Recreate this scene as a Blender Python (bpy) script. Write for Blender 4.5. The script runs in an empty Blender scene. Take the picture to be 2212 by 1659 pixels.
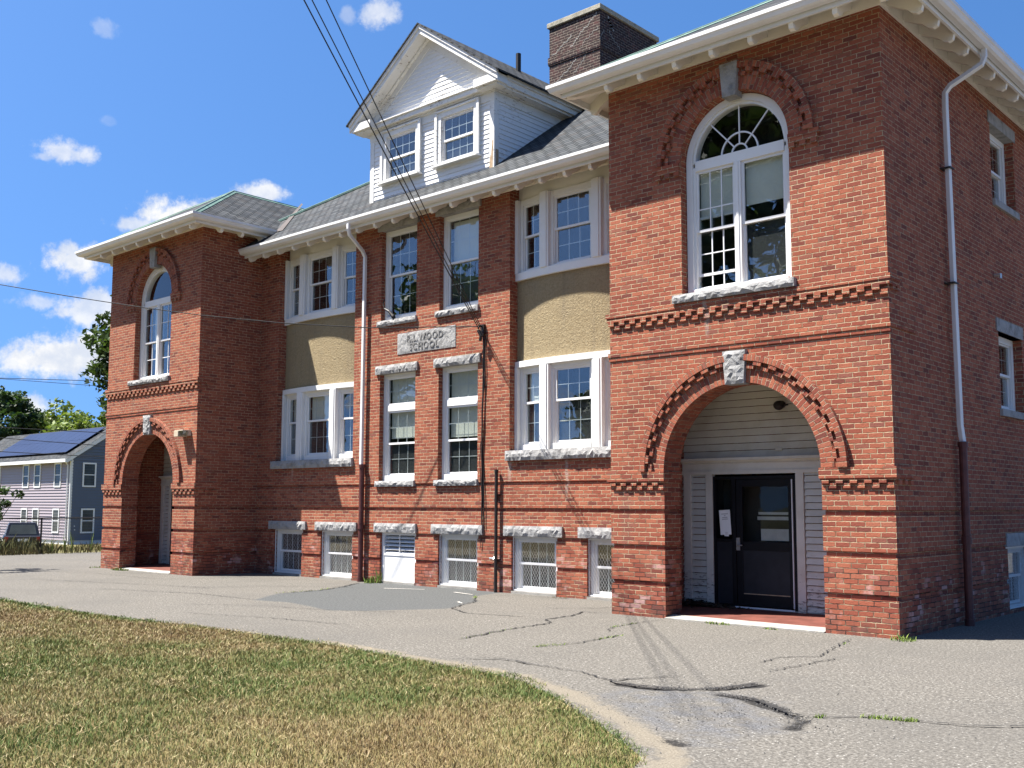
import bpy, bmesh, math, random
import numpy as np
from mathutils import Vector, Matrix
from mathutils.geometry import tessellate_polygon

R_ = math.radians
rng = np.random.default_rng(7)
random.seed(7)
S = bpy.context.scene
COL = S.collection

# ------------------------------------------------------------------ camera
CAM = Vector((5.411, -13.520, 1.697))
YAW, PITCH, ROLL = R_(-42.523), R_(5.605), R_(0.212)
FPX, CXP, CYP, WPX, HPX = 2241.67, 1084.13, 872.9, 2212.0, 1659.0
_f = Vector((math.sin(YAW) * math.cos(PITCH), math.cos(YAW) * math.cos(PITCH), math.sin(PITCH)))
_r0 = Vector((math.cos(YAW), -math.sin(YAW), 0)); _u0 = _r0.cross(_f)
_r = math.cos(ROLL) * _r0 + math.sin(ROLL) * _u0
_u = -math.sin(ROLL) * _r0 + math.cos(ROLL) * _u0
cd = bpy.data.cameras.new("camera"); cam = bpy.data.objects.new("camera", cd); COL.objects.link(cam)
cam.matrix_world = Matrix(((_r.x, _u.x, -_f.x, CAM.x), (_r.y, _u.y, -_f.y, CAM.y), (_r.z, _u.z, -_f.z, CAM.z), (0, 0, 0, 1)))
cd.sensor_width = 36.0; cd.sensor_fit = 'HORIZONTAL'
cd.lens = FPX / WPX * 36.0
cd.shift_x = 0.5 - CXP / WPX
cd.shift_y = (CYP - HPX / 2) / WPX
cd.clip_start = 0.1; cd.clip_end = 3000
S.camera = cam

# ------------------------------------------------------------------ light
LD = Vector((1.08, 1.0, -2.80)).normalized()          # the way sunlight travels
sd = bpy.data.lights.new("sun", 'SUN'); so = bpy.data.objects.new("sun", sd); COL.objects.link(so)
sd.energy = 5.0; sd.angle = R_(0.53); sd.color = (1.0, 0.955, 0.89)
so.rotation_euler = LD.to_track_quat('-Z', 'Y').to_euler(); so.location = (-20, -20, 40)
S.view_settings.view_transform = 'Standard'; S.view_settings.look = 'None'
S.view_settings.exposure = 1.68; S.view_settings.gamma = 1.0
try: S.view_settings.use_curve_mapping = False
except Exception: pass
S.cycles.max_bounces = 8; S.cycles.transparent_max_bounces = 16; S.cycles.diffuse_bounces = 3; S.cycles.glossy_bounces = 4
S.cycles.caustics_reflective = False; S.cycles.caustics_refractive = False


class NT:
    """little helper to wire shader nodes"""
    def __init__(s, tree): s.t = tree; s.n = tree.nodes; s.l = tree.links
    def node(s, typ, ins=None, **kw):
        n = s.n.new(typ)
        for k, v in kw.items(): setattr(n, k, v)
        for k, v in (ins or {}).items(): s.set(n.inputs[k], v)
        return n
    def set(s, sock, v):
        if hasattr(v, 'is_output') or isinstance(v, bpy.types.NodeSocket): s.l.new(v, sock)
        elif isinstance(v, (tuple, list)) and len(v) == 3 and sock.type == 'RGBA': sock.default_value = (*v, 1)
        else: sock.default_value = v
    def m(s, op, a, b=0.0, c=0.0, clamp=False):
        n = s.n.new('ShaderNodeMath'); n.operation = op; n.use_clamp = clamp
        s.set(n.inputs[0], a)
        if len(n.inputs) > 1: s.set(n.inputs[1], b)
        if len(n.inputs) > 2: s.set(n.inputs[2], c)
        return n.outputs[0]
    def step(s, x, a, b, lo=0.0, hi=1.0):
        n = s.n.new('ShaderNodeMapRange'); n.interpolation_type = 'SMOOTHSTEP'
        s.set(n.inputs[0], x); s.set(n.inputs[1], a); s.set(n.inputs[2], b); s.set(n.inputs[3], lo); s.set(n.inputs[4], hi)
        return n.outputs[0]
    def lin(s, x, a, b, lo=0.0, hi=1.0):
        n = s.n.new('ShaderNodeMapRange'); n.clamp = True
        s.set(n.inputs[0], x); s.set(n.inputs[1], a); s.set(n.inputs[2], b); s.set(n.inputs[3], lo); s.set(n.inputs[4], hi)
        return n.outputs[0]
    def mix(s, f, a, b, mode='MIX'):
        n = s.n.new('ShaderNodeMix'); n.data_type = 'RGBA'; n.blend_type = mode
        s.set(n.inputs[0], f); s.set(n.inputs[6], a); s.set(n.inputs[7], b)
        return n.outputs[2]
    def noise(s, vec, scale, detail=4.0, rough=0.55, dims='3D', dist=0.0, out=0):
        n = s.n.new('ShaderNodeTexNoise'); n.noise_dimensions = dims
        if vec is not None: s.l.new(vec, n.inputs['Vector'])
        n.inputs['Scale'].default_value = scale; n.inputs['Detail'].default_value = detail
        n.inputs['Roughness'].default_value = rough; n.inputs['Distortion'].default_value = dist
        return n.outputs[out]
    def ramp(s, f, stops, interp='LINEAR'):
        n = s.n.new('ShaderNodeValToRGB'); cr = n.color_ramp; cr.interpolation = interp
        while len(cr.elements) < len(stops): cr.elements.new(0.5)
        for e, (p, c) in zip(cr.elements, stops): e.position = p; e.color = (*c, 1)
        s.set(n.inputs[0], f); return n.outputs[0]
    def sep(s, v):
        n = s.n.new('ShaderNodeSeparateXYZ'); s.l.new(v, n.inputs[0]); return n.outputs
    def comb(s, x, y, z=0.0):
        n = s.n.new('ShaderNodeCombineXYZ'); s.set(n.inputs[0], x); s.set(n.inputs[1], y); s.set(n.inputs[2], z); return n.outputs[0]
    def pos(s): return s.node('ShaderNodeNewGeometry').outputs['Position']
    def uv(s): return s.node('ShaderNodeTexCoord').outputs['UV']


# ------------------------------------------------------------------ sky with clouds
def pix_dir(u, v):
    d = _f * FPX + _r * (u - CXP) - _u * (v - CYP); d.normalize()
    return math.atan2(d.x, d.y), math.asin(d.z)

def make_world():
    w = bpy.data.worlds.new("World"); S.world = w; w.use_nodes = True
    t = NT(w.node_tree); t.n.clear()
    out = t.node('ShaderNodeOutputWorld'); bg = t.node('ShaderNodeBackground')
    sky = t.node('ShaderNodeTexSky'); sky.sky_type = 'NISHITA'; sky.sun_disc = False
    to = -LD
    sky.sun_elevation = math.asin(to.z); sky.sun_rotation = math.atan2(to.x, to.y) % (2 * math.pi)
    sky.altitude = 100; sky.air_density = 1.0; sky.dust_density = 0.6; sky.ozone_density = 3.0
    d = t.node('ShaderNodeTexCoord').outputs['Generated']
    x, y, z = t.sep(d)
    up = t.node('ShaderNodeVectorMath', operation='NORMALIZE'); t.l.new(t.comb(x, y, t.m('ADD', t.m('MULTIPLY', t.m('MAXIMUM', z, 0.), .85), .30)), up.inputs[0])
    t.l.new(up.outputs[0], sky.inputs['Vector'])
    hs = t.node('ShaderNodeHueSaturation', {'Hue': 0.503, 'Saturation': 1.24, 'Value': SKYV}); t.l.new(sky.outputs[0], hs.inputs['Color'])
    az = t.m('ARCTAN2', x, y); el = t.m('ARCSINE', z)
    n1 = t.noise(d, 22.0, 9.0, 0.6); n2 = t.noise(d, 70.0, 7.0, 0.62)
    nn = t.m('ADD', t.m('MULTIPLY', t.m('SUBTRACT', n1, 0.5), 2.0), t.m('MULTIPLY', t.m('SUBTRACT', n2, 0.5), 2.2))
    k = 1.0 / FPX
    blobs = [(818, 24, 44, 34, .72), (752, 32, 18, 22, .35), (226, 62, 26, 20, .26), (140, 328, 56, 26, .75), (100, 338, 26, 10, .5), (236, 262, 16, 10, .12),
             (430, 462, 120, 34, 1.), (375, 470, 90, 26, 1.), (565, 414, 48, 20, .9), (300, 486, 60, 22, .8), (160, 565, 62, 46, .95), (150, 540, 30, 30, .9), (14, 594, 38, 22, .75),
             (82, 650, 42, 20, .6), (185, 672, 66, 34, .85), (215, 655, 40, 34, .85), (110, 775, 140, 46, 1.), (190, 760, 70, 42, 1.), (40, 782, 80, 34, .9), (45, 874, 56, 28, .9)]
    cov = None
    for (u, v, a, b, amp) in blobs:
        A, E_ = pix_dir(u, v)
        da = t.m('MULTIPLY', t.m('SUBTRACT', az, A), 1.0 / (a * k * 1.22)); de = t.m('MULTIPLY', t.m('SUBTRACT', el, E_), 1.0 / (b * k * 1.12))
        r2 = t.m('ADD', t.m('MULTIPLY', da, da), t.m('MULTIPLY', de, de))
        q = t.m('SUBTRACT', 1.0, t.m('SQRT', r2))
        q = t.m('ADD', t.m('MULTIPLY', q, 1.15), t.m('MULTIPLY', nn, 0.85))
        q = t.step(q, 0.0, 0.75, 0.0, amp)
        cov = q if cov is None else t.m('MAXIMUM', cov, q)
    # fair-weather cumulus over the rest of the sky (seen in the window reflections)
    pl = t.comb(t.m('DIVIDE', x, t.m('MAXIMUM', t.m('ADD', z, 0.12), 0.05)), t.m('DIVIDE', y, t.m('MAXIMUM', t.m('ADD', z, 0.12), 0.05)), 0.0)
    g = t.noise(pl, 0.9, 9.0, 0.58)
    g = t.step(g, 0.57, 0.70)
    back = t.m('MULTIPLY', t.step(t.m('ADD', y, t.m('MULTIPLY', x, 0.25)), -0.12, -0.35), t.step(z, 0.0, 0.05))
    cov = t.m('MAXIMUM', cov, t.m('MULTIPLY', g, back))
    shade = t.noise(d, 40.0, 6.0, 0.6)
    cc = t.mix(t.step(shade, 0.35, 0.66), (CLD * .74, CLD * .80, CLD * .92), (CLD * 1.02, CLD * 1.02, CLD * 1.02))
    col = t.mix(cov, hs.outputs[0], cc)
    t.l.new(col, bg.inputs[0]); bg.inputs[1].default_value = 0.058
    t.l.new(bg.outputs[0], out.inputs[0])
SKYV, CLD = 1.2, 5.4
make_world()

# ------------------------------------------------------------------ mesh helpers
def put(name, me, parent=None):
    o = bpy.data.objects.new(name, me); COL.objects.link(o)
    if parent is not None:
        o.parent = parent
        top = parent
        while top.parent: top = top.parent
        if parent is top: o.matrix_parent_inverse = Matrix.Translation(-top.location)
    return o

def tag(o, label=None, cat=None, group=None, kind=None):
    if label: o['label'] = label
    if cat: o['category'] = cat
    if group: o['group'] = group
    if kind: o['kind'] = kind
    return o

def thing(name, loc, label, cat, group=None):
    o = bpy.data.objects.new(name, None); COL.objects.link(o); o.location = loc
    o.empty_display_size = .2
    return tag(o, label, cat, group)

class MB:
    def __init__(s, M=None): s.v = []; s.f = []; s.m = []; s.u = []; s.M = M
    def face(s, pts, m=0, uv=None):
        i = len(s.v)
        for p in pts:
            p = Vector(p); s.v.append(s.M @ p if s.M is not None else p)
        s.f.append(tuple(range(i, i + len(pts)))); s.m.append(m); s.u.append(uv)
    def box(s, x0, x1, y0, y1, z0, z1, m=0, skip=''):
        a = [(x0, y0, z0), (x1, y0, z0), (x1, y1, z0), (x0, y1, z0), (x0, y0, z1), (x1, y0, z1), (x1, y1, z1), (x0, y1, z1)]
        for k, q in (('d', (0, 3, 2, 1)), ('u', (4, 5, 6, 7)), ('f', (0, 1, 5, 4)), ('r', (1, 2, 6, 5)), ('b', (2, 3, 7, 6)), ('l', (3, 0, 4, 7))):
            if k not in skip: s.face([a[i] for i in q], m)
    def prism(s, poly, fn, a, b, m=0, caps=True):
        """poly of 2d points, fn(p, t) -> 3d; sides between t=a and t=b"""
        A = [fn(p, a) for p in poly]; B = [fn(p, b) for p in poly]; n = len(poly)
        for i in range(n):
            j = (i + 1) % n; s.face([A[i], A[j], B[j], B[i]], m)
        if caps: s.face(A[::-1], m); s.face(B, m)
    def tube(s, pts, r, n=8, m=0, caps=True, sq=False):
        pts = [Vector(p) for p in pts]; rs = r if isinstance(r, (list, tuple)) else [r] * len(pts)
        rings = []; up = None
        for i, p in enumerate(pts):
            d = (pts[min(i + 1, len(pts) - 1)] - pts[max(i - 1, 0)]).normalized()
            if up is None:
                up = Vector((0, 0, 1)) if abs(d.z) < .9 else Vector((1, 0, 0))
            a = (up - d * up.dot(d))
            if a.length < 1e-4: a = Vector((1, 0, 0)) - d * d.x
            a.normalize(); up = a
            b = d.cross(a)
            o = math.pi / n if sq else 0
            rings.append([p + (a * math.cos(o + 2 * math.pi * k / n) + b * math.sin(o + 2 * math.pi * k / n)) * rs[i] for k in range(n)])
        for i in range(len(rings) - 1):
            for k in range(n):
                s.face([rings[i][k], rings[i][(k + 1) % n], rings[i + 1][(k + 1) % n], rings[i + 1][k]], m)
        if caps: s.face(rings[0][::-1], m); s.face(rings[-1], m)
    def build(s, name, mats, parent=None, bevel=0.0, smooth=False):
        me = bpy.data.meshes.new(name)
        me.from_pydata([tuple(p) for p in s.v], [], s.f)
        for k in (mats if isinstance(mats, (list, tuple)) else [mats]): me.materials.append(k)
        me.polygons.foreach_set('material_index', s.m)
        ul = me.uv_layers.new(name='UVMap'); uvs = []
        for f, u in zip(s.f, s.u):
            if u is not None: uvs.extend(u); continue
            P = [s.v[i] for i in f]
            n = Vector((0, 0, 0))
            for i in range(len(P)):
                a, b = P[i], P[(i + 1) % len(P)]
                n += Vector(((a.y - b.y) * (a.z + b.z), (a.z - b.z) * (a.x + b.x), (a.x - b.x) * (a.y + b.y)))
            if n.length < 1e-12: n = Vector((0, 0, 1))
            n.normalize()
            if abs(n.z) > .985: uvs.extend([(p.x, p.y) for p in P])
            else:
                t = Vector((-n.y, n.x, 0)).normalized(); b = n.cross(t)
                if b.z < 0: b = -b
                uvs.extend([(p.dot(t), p.dot(b)) for p in P])
        ul.data.foreach_set('uv', np.array(uvs, dtype=np.float32).ravel())
        if smooth: me.polygons.foreach_set('use_smooth', [True] * len(me.polygons))
        me.update()
        o = put(name, me, parent)
        if bevel or smooth:
            bm = bmesh.new(); bm.from_mesh(me); bmesh.ops.remove_doubles(bm, verts=bm.verts, dist=1e-4); bm.to_mesh(me); bm.free()
        if bevel:
            b = o.modifiers.new('bevel', 'BEVEL'); b.width = bevel; b.segments = 2; b.limit_method = 'ANGLE'; b.angle_limit = R_(40)
        return o

def np_mesh(name, V, F, mats, parent=None, attr=None, mi=None, smooth=False):
    """V (n,3), F (m,k) arrays"""
    me = bpy.data.meshes.new(name); k = F.shape[1]
    me.vertices.add(len(V)); me.vertices.foreach_set('co', V.astype(np.float32).ravel())
    me.loops.add(F.size); me.loops.foreach_set('vertex_index', F.astype(np.int32).ravel())
    me.polygons.add(len(F)); me.polygons.foreach_set('loop_start', np.arange(0, F.size, k, dtype=np.int32))
    try: me.polygons.foreach_set('loop_total', np.full(len(F), k, dtype=np.int32))
    except Exception: pass
    for m in (mats if isinstance(mats, (list, tuple)) else [mats]): me.materials.append(m)
    if mi is not None: me.polygons.foreach_set('material_index', mi.astype(np.int32))
    if smooth: me.polygons.foreach_set('use_smooth', np.ones(len(F), dtype=bool))
    for an, av in (attr or {}).items():
        a = me.attributes.new(an, 'FLOAT', 'POINT'); a.data.foreach_set('value', av.astype(np.float32))
    me.update(calc_edges=True); me.validate()
    return put(name, me, parent)

def vnoise(x, y, sc, seed=0):
    x = np.asarray(x, float) * sc; y = np.asarray(y, float) * sc
    xi = np.floor(x).astype(int); yi = np.floor(y).astype(int); fx = x - xi; fy = y - yi
    fx = fx * fx * (3 - 2 * fx); fy = fy * fy * (3 - 2 * fy)
    def h(a, b):
        q = (a * 374761393 + b * 668265263 + seed * 1442695041) & 0xffffffff
        q = ((q ^ (q >> 13)) * 1274126177) & 0xffffffff
        return ((q ^ (q >> 16)) & 0xffff) / 65535.0
    return (h(xi, yi) * (1 - fx) + h(xi + 1, yi) * fx) * (1 - fy) + (h(xi, yi + 1) * (1 - fx) + h(xi + 1, yi + 1) * fx) * fy

# ------------------------------------------------------------------ materials
def base_mat(name):
    m = bpy.data.materials.new(name); m.use_nodes = True
    t = NT(m.node_tree); b = t.n['Principled BSDF']
    return m, t, b

def plain(name, col, rough=.6, var=.12, sc=6., spec=.3, metal=0., bump=0., bsc=60.):
    m, t, b = base_mat(name); p = t.pos()
    n = t.noise(p, sc, 5.)
    c2 = tuple(c * (1 - var) for c in col); c3 = tuple(min(1, c * (1 + var)) for c in col)
    t.l.new(t.ramp(n, [(.3, c2), (.7, c3)]), b.inputs['Base Color'])
    b.inputs['Roughness'].default_value = rough; b.inputs['Specular IOR Level'].default_value = spec; b.inputs['Metallic'].default_value = metal
    if bump:
        bn = t.node('ShaderNodeBump', {'Strength': .6, 'Distance': bump, 'Height': t.noise(p, bsc, 6.)}); t.l.new(bn.outputs[0], b.inputs['Normal'])
    return m

def brick(name, stops, mortar, course=.0694, length=.207, off=.0486, salt=False, soot=0., wear=1.):
    m, t, b = base_mat(name)
    uvw = t.uv(); P = t.pos()
    wob = t.node('ShaderNodeTexNoise', {'Scale': 22., 'Detail': 3.}); t.l.new(P, wob.inputs['Vector'])
    wx, wy, wz = t.sep(wob.outputs['Color'])
    u, v, _ = t.sep(uvw)
    u = t.m('ADD', u, t.m('MULTIPLY', t.m('SUBTRACT', wx, .5), .016))
    v = t.m('ADD', t.m('SUBTRACT', v, off), t.m('MULTIPLY', t.m('SUBTRACT', wy, .5), .015))
    vr = t.m('DIVIDE', v, course); row = t.m('FLOOR', vr); fv = t.m('FRACT', vr)
    rw = t.node('ShaderNodeTexWhiteNoise'); rw.noise_dimensions = '1D'; t.l.new(row, rw.inputs['W'])
    us = t.m('ADD', t.m('DIVIDE', u, length), t.m('ADD', t.m('MULTIPLY', t.m('FLOORED_MODULO', row, 2.), .5), t.m('MULTIPLY', rw.outputs[0], .16)))
    cell = t.m('FLOOR', us); fu = t.m('FRACT', us)
    du = t.m('MULTIPLY', t.m('MINIMUM', fu, t.m('SUBTRACT', 1., fu)), length)
    dv = t.m('MULTIPLY', t.m('MINIMUM', fv, t.m('SUBTRACT', 1., fv)), course)
    dd = t.m('MINIMUM', du, dv)
    mk = t.step(dd, .0030, .0074)
    wn = t.node('ShaderNodeTexWhiteNoise'); wn.noise_dimensions = '2D'; t.l.new(t.comb(cell, row), wn.inputs['Vector'])
    rnd = wn.outputs[0]
    c = t.ramp(rnd, stops)
    big = t.noise(P, .9, 5., .6); fine = t.noise(P, 45., 5., .65); mid = t.noise(P, 6., 4.)
    c = t.mix(t.step(fine, .35, .75, 0., .35), c, tuple(x * .62 for x in stops[1][1]))
    c = t.mix(t.step(big, .42, .72, 0., .45 * wear), c, tuple(x * .66 for x in stops[1][1]))
    if soot:
        c = t.mix(t.m('MULTIPLY', t.step(mid, .3, .6), soot), c, (.035, .025, .024))
    if salt:
        z = t.sep(P)[2]
        sm = t.m('MULTIPLY', t.step(t.m('ADD', z, t.m('MULTIPLY', t.m('SUBTRACT', big, .5), .9)), 1.02, .55), t.step(t.noise(P, 2.3, 3.), .53, .66))
        sm = t.m('MULTIPLY', sm, t.step(t.m('ADD', rnd, t.m('MULTIPLY', fine, .5)), .62, .95))
        c = t.mix(t.m('MULTIPLY', sm, .7), c, (.52, .34, .32))
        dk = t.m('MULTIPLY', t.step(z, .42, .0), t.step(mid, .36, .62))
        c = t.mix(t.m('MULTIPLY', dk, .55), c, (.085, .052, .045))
    if salt:
        px, py, pz = t.sep(P)
        for (sx, z1, z0, sw, colr, am) in ((-2.78, 4.80, 4.15, .055, (.30, .27, .25), .75), (-2.45, 4.82, 4.3, .10, (.09, .06, .055), .6), (-15.55, 2.60, 2.2, .06, (.42, .36, .31), .6), (-8.38, 2.58, 2.05, .07, (.46, .40, .35), .6), (-6.93, 2.58, 1.7, .05, (.42, .36, .31), .6), (-1.5, 4.82, 4.2, .12, (.10, .06, .05), .5), (-11.1, 5.72, 4.9, .10, (.11, .07, .06), .5), (-10.9, 2.1, 1.3, .10, (.12, .075, .06), .5), (-4.3, 2.0, .9, .16, (.12, .07, .06), .4), (-20.2, 4.8, 3.9, .12, (.10, .06, .05), .5)):
            hz = t.m('MULTIPLY', t.step(t.m('ABSOLUTE', t.m('SUBTRACT', t.m('ADD', px, t.m('MULTIPLY', t.m('SUBTRACT', mid, .5), .12)), sx)), sw, sw * .25), t.m('MULTIPLY', t.step(pz, z0, z0 + .35), t.step(pz, z1 + .02, z1 - .03)))
            c = t.mix(t.m('MULTIPLY', t.m('MULTIPLY', hz, am), t.step(fine, .25, .6)), c, colr)
    mc = t.mix(t.step(t.noise(P, 9., 4., .6), .46, .66), mortar, tuple(x * y for x, y in zip(mortar, (.42, .33, .30))))
    if salt:
        mc = t.mix(t.m('MULTIPLY', t.step(t.m('ADD', t.sep(P)[2], t.m('MULTIPLY', t.m('SUBTRACT', big, .5), .8)), 1.1, .8), t.step(t.noise(P, 3.1, 4.), .40, .58)), mc, (.045, .035, .03))
    c = t.mix(mk, mc, c)
    t.l.new(c, b.inputs['Base Color'])
    b.inputs['Roughness'].default_value = .9; b.inputs['Specular IOR Level'].default_value = .15
    h = t.m('ADD', t.m('MULTIPLY', mk, t.m('ADD', .75, t.m('MULTIPLY', rnd, .5))), t.m('MULTIPLY', fine, .35))
    bn = t.node('ShaderNodeBump', {'Strength': 1., 'Distance': .016, 'Height': h}); t.l.new(bn.outputs[0], b.inputs['Normal'])
    return m

BR = [(0., (.145, .048, .037)), (.10, (.225, .064, .042)), (.5, (.300, .090, .052)), (.86, (.355, .122, .070)), (1., (.205, .078, .058))]
M = {}
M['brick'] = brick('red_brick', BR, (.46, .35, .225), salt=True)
M['arch'] = brick('arch_brick', BR, (.36, .26, .18), off=0., length=.206, wear=.6)
M['soot'] = brick('sooty_brick', [(0., (.04, .024, .025)), (.2, (.075, .034, .033)), (.5, (.105, .046, .043)), (.8, (.062, .033, .034)), (1., (.035, .025, .027))], (.30, .255, .205), soot=.9)

def paint(name, col=(.80, .80, .775), peel=0., rough=.5, dirt=.25, low=False):
    m, t, b = base_mat(name); P = t.pos()
    n = t.noise(P, 2.2, 6., .6); f = t.noise(P, 26., 5., .6)
    c = t.mix(t.step(n, .40, .75, 0., dirt), col, tuple(x * y for x, y in zip(col, (.72, .69, .62))))
    c = t.mix(t.step(f, .60, .80, 0., dirt), c, tuple(x * .78 for x in col))
    if peel:
        st = t.node('ShaderNodeMapping'); st.inputs['Scale'].default_value = (9., 9., 34.); t.l.new(P, st.inputs[0])
        q = t.noise(st.outputs[0], 1., 6., .68)
        if low: q = t.m('SUBTRACT', q, t.step(t.sep(P)[2], .45, 1.15, 0., .30))
        pm = t.step(t.m('ADD', q, t.m('MULTIPLY', t.m('SUBTRACT', t.noise(P, 1.1, 3.), .5), .35)), .66 - peel * .1, .70 - peel * .1)
        c = t.mix(pm, c, (.30, .26, .22))
    t.l.new(c, b.inputs['Base Color']); b.inputs['Roughness'].default_value = rough; b.inputs['Specular IOR Level'].default_value = .35
    bn = t.node('ShaderNodeBump', {'Strength': .15, 'Distance': .004, 'Height': f}); t.l.new(bn.outputs[0], b.inputs['Normal'])
    return m
M['white'] = paint('white_paint', (.70, .70, .685), dirt=.18)
M['trim'] = paint('weathered_white_paint', (.70, .69, .66), peel=.5, dirt=.4)
M['cream'] = paint('cream_eave_paint', (.76, .72, .64), dirt=.35)
M['board'] = paint('old_white_boards', (.64, .61, .54), peel=.95, dirt=.6, low=True)
M['gutter'] = paint('gutter_metal', (.68, .68, .68), rough=.4, dirt=.3)
M['vinyl'] = paint('white_vinyl', (.70, .70, .70), rough=.35, dirt=.08)

def stone(name, col, dark, sc=5.):
    m, t, b = base_mat(name); P = t.pos()
    n = t.noise(P, sc, 7., .65); f = t.noise(P, 70., 5., .7)
    c = t.ramp(n, [(.28, dark), (.5, col), (.75, tuple(min(1, x * 1.2) for x in col))])
    c = t.mix(t.step(f, .52, .75, 0., .5), c, tuple(x * .55 for x in col))
    t.l.new(c, b.inputs['Base Color']); b.inputs['Roughness'].default_value = .85; b.inputs['Specular IOR Level'].default_value = .2
    h = t.m('ADD', n, t.m('MULTIPLY', f, .3))
    bn = t.node('ShaderNodeBump', {'Strength': .9, 'Distance': .03, 'Height': h}); t.l.new(bn.outputs[0], b.inputs['Normal'])
    return m
M['granite'] = stone('grey_granite', (.30, .296, .288), (.145, .142, .138))
M['concrete'] = stone('pale_concrete', (.29, .278, .252), (.17, .16, .142), 3.)
M['cap'] = stone('weathered_concrete_cap', (.33, .30, .23), (.14, .14, .11), 3.)

def stucco():
    m, t, b = base_mat('tan_stucco'); P = t.pos()
    n = t.noise(P, 1.4, 5., .6); f = t.noise(P, 24., 7., .68, dist=.9)
    st = t.node('ShaderNodeMapping'); st.inputs['Scale'].default_value = (5., 5., .5); t.l.new(P, st.inputs[0])
    s = t.noise(st.outputs[0], 1., 5., .6)
    c = t.ramp(f, [(.3, (.235, .180, .102)), (.6, (.335, .270, .165)), (.8, (.395, .330, .22))])
    c = t.mix(t.step(s, .50, .72, 0., .45), c, (.20, .165, .11))
    c = t.mix(t.step(n, .5, .8, 0., .4), c, (.24, .195, .13))
    t.l.new(c, b.inputs['Base Color']); b.inputs['Roughness'].default_value = .95; b.inputs['Specular IOR Level'].default_value = .1
    bn = t.node('ShaderNodeBump', {'Strength': 1., 'Distance': .035, 'Height': f}); t.l.new(bn.outputs[0], b.inputs['Normal'])
    return m
M['stucco'] = stucco()

def slate(name='grey_slate', course=.155, length=.26):
    m, t, b = base_mat(name); P = t.pos(); u, v, _ = t.sep(t.uv())
    w = t.noise(P, 3., 3.)
    v = t.m('ADD', v, t.m('MULTIPLY', t.m('SUBTRACT', w, .5), .02))
    vr = t.m('DIVIDE', v, course); row = t.m('FLOOR', vr); fv = t.m('FRACT', vr)
    us = t.m('ADD', t.m('DIVIDE', u, length), t.m('MULTIPLY', t.m('FLOORED_MODULO', row, 2.), .5)); cell = t.m('FLOOR', us); fu = t.m('FRACT', us)
    wn = t.node('ShaderNodeTexWhiteNoise'); wn.noise_dimensions = '2D'; t.l.new(t.comb(cell, row), wn.inputs['Vector'])
    c = t.ramp(wn.outputs[0], [(0., (.030, .033, .036)), (.4, (.050, .054, .058)), (.75, (.074, .078, .080)), (1., (.048, .045, .044))])
    n = t.noise(P, 1.2, 6.)
    c = t.mix(t.step(n, .45, .75, 0., .5), c, (.034, .038, .037))
    e = t.m('MINIMUM', t.m('MULTIPLY', fv, course), t.m('ADD', t.m('MULTIPLY', t.m('MINIMUM', fu, t.m('SUBTRACT', 1., fu)), length), .006))
    ln = t.step(e, .010, .042)
    c = t.mix(ln, (.006, .007, .008), c)
    t.l.new(c, b.inputs['Base Color']); b.inputs['Roughness'].default_value = .8; b.inputs['Specular IOR Level'].default_value = .12
    h = t.m('SUBTRACT', t.m('MULTIPLY', ln, .4), t.m('MULTIPLY', fv, .9))
    bn = t.node('ShaderNodeBump', {'Strength': .9, 'Distance': .016, 'Height': h}); t.l.new(bn.outputs[0], b.inputs['Normal'])
    return m
M['slate'] = slate()
M['copper'] = plain('green_copper', (.12, .20, .165), .7, .35, 4.)
M['flash'] = plain('lead_flashing', (.065, .052, .046), .7, .3, 5.)
M['black'] = plain('black_paint', (.007, .007, .009), .5, .3, 8., .2)
M['doorpanel'] = plain('dark_door_panel', (.020, .021, .026), .5, .3, 3., .25)
M['wire'] = plain('black_cable', (.012, .012, .012), .5)
M['iron'] = plain('red_brown_iron', (.085, .028, .025), .45, .3, 9.)
M['dkiron'] = plain('black_iron', (.02, .017, .016), .5, .3, 9.)
M['steel'] = plain('brushed_steel', (.55, .54, .52), .35, .1, 20., metal=.8)
M['redfloor'] = plain('red_painted_floor', (.125, .040, .028), .7, .35, 3.)
M['room'] = plain('dim_room', (.035, .033, .03), .9)  # near-black: the dimness of unlit interiors is put into this colour
M['shade'] = plain('roller_shade_cloth', (.80, .78, .70), .9, .05, 2.)
M['screenmesh'] = plain('insect_screen', (.045, .045, .048), .8, .1, 30.)
M['wood'] = plain('bare_wood', (.38, .27, .17), .9, .3, 9.)
M['beige'] = plain('beige_plastic', (.50, .42, .31), .5)
M['paper'] = plain('paper_sheet', (.80, .80, .78), .8, .03)
M['print'] = plain('faded_print', (.40, .40, .40), .8)
M['leafdead'] = plain('dead_leaves', (.055, .035, .022), .9, .5, 20.)
M['letter'] = plain('weathered_lettering', (.15, .147, .143), .9, .3, 8.)

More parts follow.
